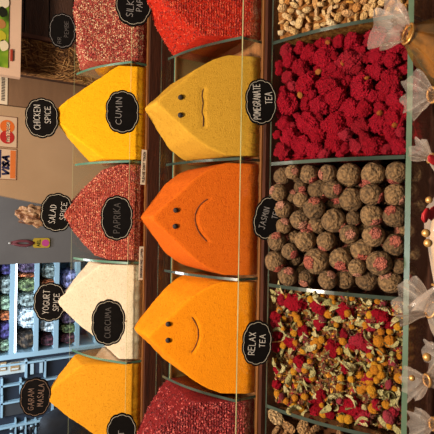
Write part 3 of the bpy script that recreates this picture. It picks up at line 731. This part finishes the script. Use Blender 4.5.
# ------------------------------------------------------------------ clear gift bags on the ledge in front
FILM = glass_mat('clear_film', (.93, .86, .80), .07, .20, .16)
FILM_A = glass_mat('amber_film', (.90, .70, .34), .08, .06, .14, (.7, .5, .2))
AMBER = mat('amber_fill', [(54,32,12),(104,68,26),(150,108,48),(46,28,10)], 22, .6, .8, 45, spec=.6)
BUFF = mat('buff_fill', [(150,120,80),(196,166,118),(120,90,52)], 60, .8, .8, 120)
GOLD = mat('gold_bell', [(204,156,92)], rough=.35, metal=.6)
REDP = mat('red_petal', [(150,14,22),(176,24,30)], 40, .6, .4)
def bag(label, neck, Y, W, bodyh, flare, roll, tilt, fill, seed, beads=(), petals=(), fillh=.75, ry=.75, film=None):
    """cellophane bag: full body, tied neck, crumpled flare; beads and petals at pixel spots just inside the film"""
    n0 = hitY(neck[0], neck[1], Y)
    if abs(roll) < 45: bodyh = (n0.z-.906)/math.cos(math.radians(roll))
    root = empty('gift_bag', n0, (math.radians(tilt), math.radians(roll), 0)); tag(root, label, 'gift bag', 'clear gift bags in front of the stall')
    def lathe(prof, nseg, amp, ph):
        v = []; f = []
        for i, (z, r, fold) in enumerate(prof):
            for k in range(nseg):
                a = 2*PI*k/nseg; d = Vector((math.cos(a), math.sin(a), z*12))
                rr = r*(1+fold*(.55*math.sin(a*5+ph+z*40)+.45*math.sin(a*9+ph*2.3-z*70))+amp*noise.noise(d*1.8+Vector((ph, 0, seed))))
                v.append((rr*math.cos(a), rr*math.sin(a)*ry, z+fold*.01*math.sin(a*7+ph)))
        m = len(prof)
        for i in range(m-1):
            for k in range(nseg): f.append((i*nseg+k, i*nseg+(k+1)%nseg, (i+1)*nseg+(k+1)%nseg, (i+1)*nseg+k))
        f.append(tuple(range(nseg-1, -1, -1))); return v, f
    H = bodyh; prof = [(-H, W*.36, .02), (-H*.93, W*.46, .04), (-H*.75, W*.52, .05), (-H*.5, W*.45, .06), (-H*.3, W*.33, .1), (-H*.15, W*.21, .16), (-.006, W*.13, .2), (0, W*.11, .2),
                       (flare*.25, W*.18, .26), (flare*.55, W*.27, .26), (flare*.8, W*.33, .26), (flare, W*.36, .28)]
    # finer rings
    fine = []
    for a, b in zip(prof[:-1], prof[1:]):
        for t in (0, .34, .67): fine.append(tuple(a[q]*(1-t)+b[q]*t for q in range(3)))
    fine.append(prof[-1])
    v, f = lathe(fine, 56, .16, seed*1.7)
    me = bpy.data.meshes.new('film'); me.from_pydata(v, [], f); me.polygons.foreach_set('material_index', [int(sum(v[i][2] for i in p.vertices)/len(p.vertices) > .002) for p in me.polygons]); link('film', me, [film or FILM, FILM], root, True)
    fp = [(-H*.985, W*.30, 0), (-H*.92, W*.42, 0), (-H*.75, W*.475, 0), (-H*.5, W*.40, 0), (-H*(1-fillh)-.012, W*.17, 0), (-H*(1-fillh), W*.10, 0), (-H*(1-fillh)+.003, .002, 0)]
    v, f = lathe(fp, 40, .13, seed)
    me = bpy.data.meshes.new('contents'); me.from_pydata(v, [], f); link('contents', me, fill, root, True)
    MB().tube([(W*.14*math.cos(a), W*.14*ry*math.sin(a), -.003) for a in np.linspace(0, 2*PI, 25)], .0016, 6, caps=False).build('tie', GOLD, root, True)
    Mi = (Matrix.Translation(n0) @ Euler(root.rotation_euler).to_matrix().to_4x4()).inverted()
    for (x, y, r) in beads:
        p = Mi @ hitY(x, y, Y-W*.5*ry); o = link('bell', blob('bell', r, 3, lambda d: 1-.12*(abs(d.x) < .12 and d.z < 0)), GOLD, root); o.location = p
    for (x, y, r) in petals:
        p = Mi @ hitY(x, y, Y-W*.5*ry); o = link('petal', blob('petal', r, 3, lambda d: 1+.25*noise.noise(d*2+Vector((x, y, 0)))), REDP, root); o.location = p; o.scale = (1, .35, 1.4)
    return root
bag('clear bag of amber goods with a flared top in front of crimson flowers', (406, 33), .37, .095, .10, .036, 14, -14, AMBER, 1, fillh=.95, film=FILM_A)
bag('clear bag with crumpled top in front of the lower crimson flowers', (430, 95), .322, .062, .08, .026, -8, -10, BUFF, 2)
bag('small clear bag with a red petal beside the tea ball divider', (429, 157), .36, .045, .07, .022, 24, -12, BUFF, 3, [], [(433,160,.006)])
bag('clear bag with gold bells and red petals in front of the tea balls', (441, 290), .312, .085, .115, .03, -76, -8, BUFF, 4, [(429,200,.0035),(426,233,.0042),(428,243,.0042)], [(426,215,.0055),(433,213,.0055)], fillh=.97)
bag('clear bag with a wide folded top before the lower tea balls', (429, 309), .362, .075, .08, .040, 20, -12, BUFF, 5)
bag('small clear bag topped by a copper bead before the mixed flowers', (438, 353), .35, .045, .06, .014, 0, -10, BUFF, 6, [(427,357,.005)])
bag('clear bag with crumpled film in front of the mixed flower tray', (425, 381), .35, .055, .08, .024, -8, -12, BUFF, 7, [(412,378,.0035)])
bag('clear pinkish bag at the end before the mixed flowers', (431, 424), .355, .055, .08, .024, 6, -12, BUFF, 8)

# ------------------------------------------------------------------ behind the stall, right: crate, counter, leaflet
CY = 1.32
def rect(name, x0, y0, x1, y1, Y, t, m, parent=None):
    """upright slab whose corners lie on the plane at depth Y"""
    a, b = hitY(x0, y1, Y), hitY(x1, y0, Y)
    o = MB().box(a.x, b.x, Y, Y+t, min(a.z, b.z), max(a.z, b.z)).build(name, m); 
    if parent: o.parent = parent; o.matrix_parent_inverse = Matrix.Translation(-parent.location)
    return o
CARD = mat('beige_board', [(150,120,90),(160,130,100),(155,125,95)], 4, .75, .1, 20)
CARDB = mat('beige_board_shaded', [(112,82,58),(124,92,66)], 6, .7, .1, 30, stretch=(1, 1, 6))  # beige panel again, its shade put into a browner colour
e0 = hitY(0, 199, CY); e1 = hitY(45, 212, CY); r0 = hitY(0, 75.5, CY); r1 = hitY(78, 84, CY); sp0 = hitY(0, 105.5, CY); sp1 = hitY(60, 110.5, CY)
cnt = empty('payment_counter', ((e0.x+r0.x)/2, CY, 0)); tag(cnt, 'beige payment counter board with card stickers behind the stall', 'counter')
def cchild(o): o.parent = cnt; o.matrix_parent_inverse = Matrix.Translation(-cnt.location); return o
ek = (e1.x-e0.x)/(e1.z-e0.z); zt = e0.z+.10
cchild(MB().prism_y([(e0.x+ek*(zt-e0.z), zt), (sp0.x+.001, zt), (sp1.x+.001, 0), (e0.x-.20, 0), (e0.x-.14, .6)], CY, CY+.05).build('front_board', CARD))
cchild(MB().prism_y([(sp0.x+.003, zt), (r0.x, zt), (r1.x+.03, 0), (sp1.x+.003, 0)], CY-.004, CY+.05).build('side_board', CARDB))
# stickers
def sticker(label, x0, y0, x1, y1):
    a, b = hitY(x0, y1, CY-.0006), hitY(x1, y0, CY-.0006); W = b.x-a.x; H = a.z-b.z
    o = MB().box(-W/2, W/2, -.0004, .0004, -H/2, H/2).build('payment_sticker', mat('sticker_white', [(188,160,134)], rough=.5)); o.location = ((a.x+b.x)/2, CY-.0008, (a.z+b.z)/2)
    tag(o, label, 'sticker', 'payment stickers'); 
    MB().add([], []); fr = MB()
    for (p, q, r_, s) in ((-W/2, W/2, H/2-.0016, H/2), (-W/2, W/2, -H/2, -H/2+.0016), (-W/2, -W/2+.0016, -H/2, H/2), (W/2-.0016, W/2, -H/2, H/2)):
        fr.box(p, q, -.0007, -.0004, r_, s)
    fr.build('border', mat('sticker_line', [(110,70,50)], rough=.6), o)
    return o, W, H
def disc(r, cx, cz, y, m, name, parent, x_clip=None):
    pts = [(cx+r*math.cos(2*PI*k/48), cz+r*math.sin(2*PI*k/48)) for k in range(48)]
    return MB().prism_y(pts, y, y+.0002).build(name, m, parent)
o, W, H = sticker('white card sticker with overlapping orange and red discs', -5, 117.5, 17.5, 146.5)
disc(H*.33, W*.17, -.002, -.0009, mat('sticker_orange', [(196,92,24)], rough=.5), 'orange_disc', o)
disc(H*.33, -W*.17, -.002, -.0012, mat('sticker_red', [(160,24,22)], rough=.5), 'red_disc', o)
lettering(strokes('MasterCard', H*.13, W*.62, 0, -.004, .01), mat('sticker_letter', [(214,190,160)], rough=.5), o, .0011, -.0016)
o, W, H = sticker('white VISA card sticker with blue and orange bands', -6, 149.5, 17, 179)
bw = H*.24
MB().box(-W/2+.004, W/2-.004, -.0009, -.0004, H/2-bw-.003, H/2-.003).build('blue_band', mat('sticker_blue', [(36,34,78)], rough=.5), o)
MB().box(-W/2+.004, W/2-.004, -.0009, -.0004, -H/2+.003, -H/2+.003+bw).build('orange_band', mat('sticker_band', [(190,100,40)], rough=.5), o)
lettering(strokes('VISA', H*.26, W*.62, -.003, 0, .0), mat('sticker_navy', [(34,30,66)], rough=.5), o, .0030, -.0010, italic=.25)
a, b = hitY(-6, 103, CY-.006), hitY(8, 67, CY-.006)
W = b.x-a.x; H = a.z-b.z
o = MB().box(-W/2, W/2, -.0004, .0004, -H/2, H/2).build('price_tag_strip', PAPER); o.location = ((a.x+b.x)/2, CY-.0056, (a.z+b.z)/2); tag(o, 'white paper strip with a line of dark print on the shaded beige board', 'paper strip')
lettering(strokes('IIIIIIIIIIIIIIIIIIII', H*.2, W*.8, 0, -H*.16, .05), INK, o, .0013, -.0009)
# crumpled brown wrap hanging at the counter's edge
WRAP = mat('brown_wrap', [(70,38,22),(128,86,58),(176,142,110),(92,54,34)], 26, .45, .7, 40, lo=.35, hi=.65)
c = hitY(35, 216, CY+.022)
def wf(d):
    v = noise.voronoi(d*2.1+Vector((3, 1, 5)))[0]; return .8+.35*min(v[1]-v[0], .6)+.22*noise.noise(d*2.5)
o = link('wrapped_bundle', blob('wrapped_bundle', .045, 4, wf), WRAP); o.location = c; o.scale = (.72, .5, 1.25); o.rotation_euler = (0, math.radians(14), 0)
for p in o.data.polygons: p.use_smooth = False
tag(o, 'crumpled brown wrapped bundle behind the SALAD SPICE sign', 'bundle')
# crate with straw mat
DARKW = mat('crate_wood', [(44,24,16),(66,38,24),(54,30,20)], 6, .7, .4, 40, stretch=(2, 2, 10))
STRAW = mat('straw_mat', [(70,42,20),(118,76,38),(152,108,62),(84,50,26)], 30, .9, 1.0, 60, detail=8, stretch=(6, 1, 2), lo=.35, hi=.65)
cz = hitY(90, 30, 1.24); cx1 = hitY(20, 33.5, 1.24).x; cx0 = hitY(40, 75.5, 1.24).x
crt = empty('wooden_crate', (cx1, 1.24, 0)); tag(crt, 'dark wooden crate side with a hanging straw mat behind the pink spice', 'crate')
def kchild(o): o.parent = crt; o.matrix_parent_inverse = Matrix.Translation(-crt.location); return o
kchild(MB().box(cx0, cx1+.35, 1.26, 1.28, 0, 1.62).build('back_board', DARKW))
zz = 1.0
k = 0
while zz < 1.6:
    kchild(MB().box(cx1+.004, cx1+.35, 1.245, 1.26, zz, zz+.058).build('plank', DARKW)); zz += .061
kchild(MB().box(cx1-.006, cx1+.004, 1.238, 1.26, .9, 1.6).build('batten', mat('batten_wood', [(92,50,34),(76,42,28)], 8, .6, .2)))
# straw mat: wavy strands
mb = MB(); g = random.Random(5)
for q in range(420):
    x = g.uniform(cx0+.003, cx1-.009); z = g.uniform(1.06, 1.56); L = g.uniform(.03, .08); a = g.uniform(-.5, .5)+(PI/2 if g.random() < .25 else 0)
    pts = [(min(max(x+math.sin(a)*L*t+.004*math.sin(t*9+q), cx0), cx1-.007), 1.247+.006*g.random(), z+math.cos(a)*L*t) for t in (0, .33, .66, 1)]
    mb.tube(pts, .0011, 4)
mt = kchild(MB().box(cx0, cx1-.008, 1.252, 1.26, 1.0, 1.6).build('straw_mat', STRAW))
s = mb.build('straw', island_mat('straw_strands', [(120,80,42),(150,106,60),(92,58,28),(170,128,78),(78,46,22)], .85), mt); s['kind'] = 'stuff'
# leaflet board
LY = 1.18
lb = empty('leaflet_holder', hitY(10, 30, LY)); tag(lb, 'cream framed green leaflet holder in front of the dark crate', 'leaflet holder')
def lchild(o): o.parent = lb; o.matrix_parent_inverse = Matrix.Translation(-lb.location); return o
a, b = hitY(-30, 69.5, LY), hitY(22, -20, LY)
FRM = mat('cream_frame', [(206,172,148),(196,162,138)], 8, .5)
lchild(MB().box(a.x, b.x, LY, LY+.02, b.z, a.z).build('frame', FRM))
lchild(MB().box(a.x+.03, a.x+.06, LY+.02, 1.244, b.z+.02, b.z+.05).build('bracket', FRM))
ga, gb = hitY(-28, 62, LY-.002), hitY(9.5, -18, LY-.002)
m, nt, bs = new_mat('leaflet_print'); bs.inputs['Roughness'].default_value = .35
tc = nt.nodes.new('ShaderNodeTexCoord'); nz = nt.nodes.new('ShaderNodeTexNoise'); nz.inputs['Scale'].default_value = 22; nz.inputs['Detail'].default_value = 2
nt.links.new(tc.outputs['Object'], nz.inputs['Vector'])
mr = nt.nodes.new('ShaderNodeMapRange'); mr.inputs[1].default_value = .3; mr.inputs[2].default_value = .7; nt.links.new(nz.outputs['Fac'], mr.inputs[0])
nt.links.new(ramp(nt, mr.outputs[0], [(40,60,14),(84,120,24),(120,148,36),(160,164,40)]).outputs[0], bs.inputs['Base Color'])
lf = lchild(MB().box(ga.x, gb.x, LY-.0022, LY-.0002, gb.z, ga.z).build('leaflet', m))
for (x, y, r, col) in ((4, 2, 5, (206,190,170)), (4, 45.5, 4.3, (206,190,160)), (2, 24, 3.6, (160,110,60)), (2, 36, 4, (170,160,40)), (3, 12, 4, (24,26,14))):
    p = hitY(x, y, LY-.0026); R = r/FPX*1.25
    q = MB().prism_y([(p.x+R*1.1*math.cos(t)*(1+.1*math.sin(3*t)), p.z+R*.8*math.sin(t)) for t in np.linspace(0, 2*PI, 33)[:-1]], LY-.0030, LY-.0022).build('printed_fruit', mat('print_spot', [col], rough=.35))
    lchild(q)
p0, p1 = hitY(10, 61, LY), hitY(12.5, 50, LY)
lchild(MB().box(p0.x, p1.x, LY-.004, LY, min(p0.z, p1.z), max(p0.z, p1.z)).build('red_clip', mat('red_plastic', [(150,50,30)], rough=.4)))

# ------------------------------------------------------------------ hanging tag on the grey pillar
TY = 2.6
root = empty('luggage_tag', hitY(10, 243, TY-.012)); tag(root, 'yellow luggage tag on a maroon strap hanging on the grey pillar', 'luggage tag')
def gchild(o): o.parent = root; o.matrix_parent_inverse = Matrix.Translation(-root.location); return o
a, b = hitY(33, 248, TY-.014), hitY(50, 238, TY-.014); cxm = (a.x+b.x)/2; zc = (a.z+b.z)/2; W = (b.x-a.x)/2; H = (a.z-b.z)/2
pr = []
for (sx, sz, a0) in ((1, 1, 0), (-1, 1, 90), (-1, -1, 180), (1, -1, 270)):
    for q in range(5):
        t = math.radians(a0+q*22.5); pr.append((cxm+sx*(W-.012)+.012*math.cos(t), zc+sz*(H-.012)+.012*math.sin(t)))
gchild(MB().prism_y(pr, TY-.012, TY-.005).build('tag_body', mat('tag_yellow', [(196,166,50)], rough=.5)))
pc = hitY(45.5, 243, TY-.013)
gchild(MB().prism_y([(pc.x+.019*math.cos(t), pc.z+.019*math.sin(t)) for t in np.linspace(0, 2*PI, 33)[:-1]], TY-.0135, TY-.012).build('pink_dot', mat('tag_pink', [(206,76,150)], rough=.5)))
pl = hitY(38.5, 243, TY-.013)
ls = [[(pl.x-pc.x+x, z) for x, z in s] for s in strokes('AEL', .016, .036, 0, 0)]
lo = lettering(ls, mat('tag_ink', [(70,74,20)], rough=.6), None, .002, 0); lo.location = (pc.x, TY-.0128, pl.z); gchild(lo)
s0, s1 = hitY(11, 243, TY-.012), hitY(34, 243, TY-.012)
st = MB(); st.tube([(s0.x, TY-.01, s0.z), (s0.x-.012, TY-.010, (s0.z*2+s1.z)/3), (s1.x-.014, TY-.010, (s0.z+2*s1.z)/3), (s1.x, TY-.012, s1.z)], .0075, 8)
st.tube([(s0.x, TY-.01, s0.z), (s0.x+.010, TY-.012, (s0.z*2+s1.z)/3), (s1.x+.012, TY-.012, (s0.z+2*s1.z)/3), (s1.x, TY-.012, s1.z)], .0075, 8)
gchild(st.build('strap', mat('maroon_strap', [(120,58,66)], rough=.7), None, True))
gchild(MB().tube([(s0.x, TY, s0.z+.004), (s0.x, TY-.02, s0.z+.004), (s0.x, TY-.024, s0.z+.012)], .005, 8).build('hook', mat('white_hook', [(214,210,206)], rough=.4), None, True))

# ------------------------------------------------------------------ the shop across the passage
HY = 3.9
BLUEW = mat('pale_shelf', [(150,180,196),(164,192,206)], 3, .5)
NAVY = mat('dark_cell', [(30,36,48),(40,46,60)], 3, .6)
def P(x, y, Y=HY): return hitY(x, y, Y)
xl = P(30, 352).x; xr = P(30, 262).x+.5
sh = empty('spice_shelf', ((xl+xr)/2, HY, 0)); tag(sh, 'pale blue shelf unit of spice compartments across the passage', 'shelf unit')
def schild(o): o.parent = sh; o.matrix_parent_inverse = Matrix.Translation(-sh.location); return o
schild(MB().box(xl, xr, HY+.34, HY+.37, 0, 2.1).build('back_panel', mat('shelf_back', [(120,140,156),(140,160,174)], 2, .7)))
schild(MB().box(xl-.04, xl, HY, HY+.45, 0, 2.1).build('side_panel', BLUEW))
schild(MB().box(xr, xr+.04, HY, HY+.45, 0, 2.1).build('side_panel', BLUEW))
levels = []
for (xa, xb) in ((-8.5, -4), (10, 15), (34.5, 39), (54.5, 59), (76, 80), (96, 100)):
    za, zb = P(xa, 300).z, P(xb, 300).z
    schild(MB().box(xl, xr, HY, HY+.34, zb, za).build('shelf_board', BLUEW)); levels.append((za, zb))
zt = levels[1][1]
lp = P(16.3, 300, HY+.01)
tu = MB().box(xl+.01, xr-.01, HY+.004, HY+.022, zt-.014, zt).build('light_tube', mat('lit_tube', [(255,255,255)], emit=((225,240,255), 6.0))); schild(tu)
# heaps of goods on the shelves
HC = {'purple': [(54,46,96),(78,70,124)], 'pale green': [(122,146,120),(150,170,146)], 'orange': [(186,104,60),(206,130,84)], 'white': [(180,196,204),(204,214,220)], 'dark brown': [(48,36,30),(84,68,52)],
      'plum': [(74,58,84),(96,76,96)], 'grey green': [(120,134,130),(150,160,158)], 'lilac': [(126,126,176),(150,150,196)], 'maroon': [(70,36,48),(96,54,62)], 'olive': [(96,112,72),(128,140,96)]}
rows = [(0, 10, [(264,276,'purple'),(276,296,'grey green'),(296,312,'pale green'),(312,322,'orange'),(322,341,'purple'),(341,355,'pale green')]),
        (1, 34.5, [(262,274,'plum'),(274,278,'orange'),(278,293,'olive'),(293,308,'grey green'),(308,330,'white'),(332,350,'dark brown')]),
        (2, 54.5, [(264,280,'grey green'),(280,290,'orange'),(316,334,'white'),(336,350,'maroon')]),
        (3, 76, [(270,290,'lilac'),(290,312,'purple'),(312,325,'plum'),(325,334,'olive'),(334,350,'maroon')])]
names = ['second from the top visible board', 'on the board under the white light tube', 'on the board next below the lit one', 'on the lowest visible board']
rown = ['topmost visible shelf', 'shelf under the white light tube', 'shelf two below the light tube', 'lowest visible shelf']
for (ri, xb, items) in rows:
    zb = levels[ri+1][0]; ztop = levels[ri][1]; hh = ztop-zb; seen = {}
    for k, (ya, yb, cn) in enumerate(items):
        a, b = P(xb, yb), P(xb, ya); a.x = max(a.x, xl+.012); W = b.x-a.x; yc = HY+.165
        seed = ri*10+k
        def hf(d, s=seed): return min(1.1, .92+.10*noise.noise(d*3+Vector((s, 0, 0)))+.16*abs(noise.noise(d*10+Vector((s, 2, 0)))))
        bm = bmesh.new(); bmesh.ops.create_icosphere(bm, subdivisions=4, radius=1)
        for v in bm.verts:
            d = v.co.normalized(); q = hf(d); z = max(d.z, -.02); cone = (1-.55*max(0, z))
            sq = lambda t: math.copysign(abs(t)**.5, t); cone = 1-.3*max(0, z)**2
            v.co = Vector((sq(d.x)*min(1, q)*cone*W*.495, sq(d.y)*min(1, q)*cone*.15, max(0, z)**.5*hh*.82*q if z > 0 else 0))
        me = bpy.data.meshes.new('goods_heap'); bm.to_mesh(me); bm.free()
        m = bpy.data.materials.get('heap_'+cn) or mat('heap_'+cn, [tuple(int(c*.45) for c in HC[cn][0]), HC[cn][0], tuple(min(255, int(c*1.25)) for c in HC[cn][1])], 38, .8, 1.0, 60, lo=.36, hi=.64)
        o = link('goods_heap', me, m); o.location = ((a.x+b.x)/2, yc, zb+.0012)
        seen[cn] = seen.get(cn, 0)+1
        nb = (' beside the %s one' % items[k-1][2]) if k else ' beside the grey pillar'
        tag(o, '%s heap of loose goods on the %s%s' % (cn, rown[ri], nb), 'heap of goods', 'heaps on the blue shelves', 'stuff')
# white sideboard to the left with open cells
bx0 = P(30, 470).x; bx1 = xl-.05
sb = empty('sideboard', ((bx0+bx1)/2, HY, 0)); tag(sb, 'white sideboard with dark open compartments across the passage', 'sideboard')
def bchild(o): o.parent = sb; o.matrix_parent_inverse = Matrix.Translation(-sb.location); return o
bchild(MB().box(bx0, bx1, HY+.045, HY+.07, 0, 2.0).build('back_panel', NAVY))
def vboard(y, x0=-20, x1=130, t=2.5):
    a, b = P((x0+x1)/2, y+t/2), P((x0+x1)/2, y-t/2); zt, zb = P(x0, y).z, P(x1, y).z
    bchild(MB().box(a.x, b.x, HY, HY+.045, zb, zt).build('upright', BLUEW))
def hboard(x, y0, y1, t=3):
    a, b = P(x, y1), P(x, y0); zt, zb = P(x-t/2, y0).z, P(x+t/2, y0).z
    bchild(MB().box(a.x, b.x, HY, HY+.045, zb, zt).build('shelf', BLUEW))
for y, x0, x1, t in ((359.0, -20, 130, 1.8), (378.5, -20, 130, 1.6), (395, -20, 130, 1.6), (418, -20, 130, 2.2), (436, -20, 130, 2)): vboard(y, x0, x1, t)
for x, y0, y1, t in ((26.5, 360, 378, 2), (45.5, 360, 378, 1.6), (2, 379, 395, 2), (21, 379, 395, 1.6), (39, 379, 395, 1.6), (57, 379, 395, 1.6), (2, 396, 418, 2), (53, 396, 418, 2), (51, 419, 436, 1.6)): hboard(x, y0, y1, t)
def panel(x0, y0, x1, y1, dy=.02):
    a, b = P(x0, y1, HY+dy), P(x1, y0, HY+dy); return a, b
a, b = panel(-10, 361, 25, 377); bchild(MB().box(a.x, b.x, HY+.02, HY+.04, b.z, a.z).build('door_panel', mat('white_panel', [(186,192,190),(196,202,200)], 3, .5)))
a, b = panel(3, 396.5, 51.5, 417); bchild(MB().box(a.x, b.x, HY+.02, HY+.045, b.z, a.z).build('dark_panel', mat('slate_panel', [(62,62,64),(72,72,74)], 3, .4)))
def thing_box(name, x0, y0, x1, y1, dy, t, m, label, cat, grp=None):
    a, b = P(x0, y1, HY+dy), P(x1, y0, HY+dy); o = MB().box(-(b.x-a.x)/2, (b.x-a.x)/2, 0, t, -(a.z-b.z)/2, (a.z-b.z)/2).build(name, m)
    o.location = ((a.x+b.x)/2, HY+dy, (a.z+b.z)/2); tag(o, label, cat, grp); return o, (b.x-a.x), (a.z-b.z)
WF = mat('wood_picture', [(150,112,72),(176,140,96)], 20, .6)
for k, (x0, x1) in enumerate(((0, 6.5), (10.5, 19.5))):
    o, W, H = thing_box('wooden_plaque', x0, 362, x1, 371.5, .012, .008, WF, ('upper' if k == 0 else 'lower')+' of two tan wooden plaques on the white panel', 'plaque', 'wooden plaques')
    for q in (-.25, .25): MB().box(W*q-.006, W*q+.006, -.004, .001, -H*.4, H*.4).build('slot', mat('plaque_line', [(206,206,200)], rough=.6), o)
WHT = mat('white_trim', [(176,196,206)], rough=.5)
o, W, H = thing_box('small_rack', 31, 362, 42, 374, .012, .025, mat('rack_navy', [(44,52,68)], rough=.5), 'small dark rack with white rails in the navy compartment', 'rack')
for zq in (.42, -.42): MB().box(-W/2, W/2, -.01, .005, zq*H-.012, zq*H+.012).build('rail', WHT, o)
# dark bottles in a row on the lowest shelf column
for k in range(5):
    px = 4+k*10
    c = P(px+3, 428, HY+.1); r = .0195
    z0 = c.z-.05
    v = MB(); prof = [(0, r*.9), (.004, r), (.045, r), (.056, r*.5), (.06, r*.38), (.072, r*.38)]
    n = 20
    vs = [(q*math.cos(2*PI*j/n), q*math.sin(2*PI*j/n), z) for z, q in prof for j in range(n)]
    fs = [(i*n+j, i*n+(j+1)%n, (i+1)*n+(j+1)%n, (i+1)*n+j) for i in range(len(prof)-1) for j in range(n)]+[tuple(range(n-1, -1, -1)), tuple((len(prof)-1)*n+j for j in range(n))]
    for dx in (-.034, .034):
        o = link('dark_bottle', v.mesh('x') if False else bpy.data.meshes.new('dark_bottle'), None)
        o.data.from_pydata(vs, [], fs); o.data.materials.append(NAVY); o.data.polygons.foreach_set('use_smooth', [True]*len(o.data.polygons))
        o.location = (c.x+dx, HY+.0225, z0+.0012)
        tag(o, 'dark bottle with a pale label on the low white shelf', 'bottle', 'dark bottles on the white sideboard')
        MB().tube([(0, 0, .012), (0, 0, .036)], r+.0008, 20).build('bottle_label', WHT, o, True)
    bchild(MB().box(c.x-.10, c.x+.10, HY+.002, HY+.05, z0-.010, z0).build('shelf', BLUEW))
# navy bag standing closer, left of the ochre mound
c = hitY(66, 424, 2.3)
def nf(d): return 1+.06*noise.noise(d*2)+.02*noise.noise(d*6)
nb = link('navy_backpack', blob('navy_backpack', .13, 4, nf), mat('navy_cloth', [(16,20,30),(24,30,42)], 20, .8, .3)); nb.location = c+Vector((0, 0, -.03)); nb.scale = (.75, .6, 1.25)
tag(nb, 'rounded dark navy bag left of the ochre mound', 'bag')
MB().tube([(-.03, 0, .12), (-.025, 0, .155), (.025, 0, .155), (.03, 0, .12)], .007, 8).build('handle', NAVY, nb, True)
o = MB().box(-.16, .16, -.14, .14, -(c.z-.05-.16), 0).build('storage_stool', mat('grey_stool', [(90,98,106),(104,112,120)], 4, .6)); o.location = (c.x, c.y, c.z-.05-.155)
tag(o, 'plain grey storage stool under the navy bag', 'stool')
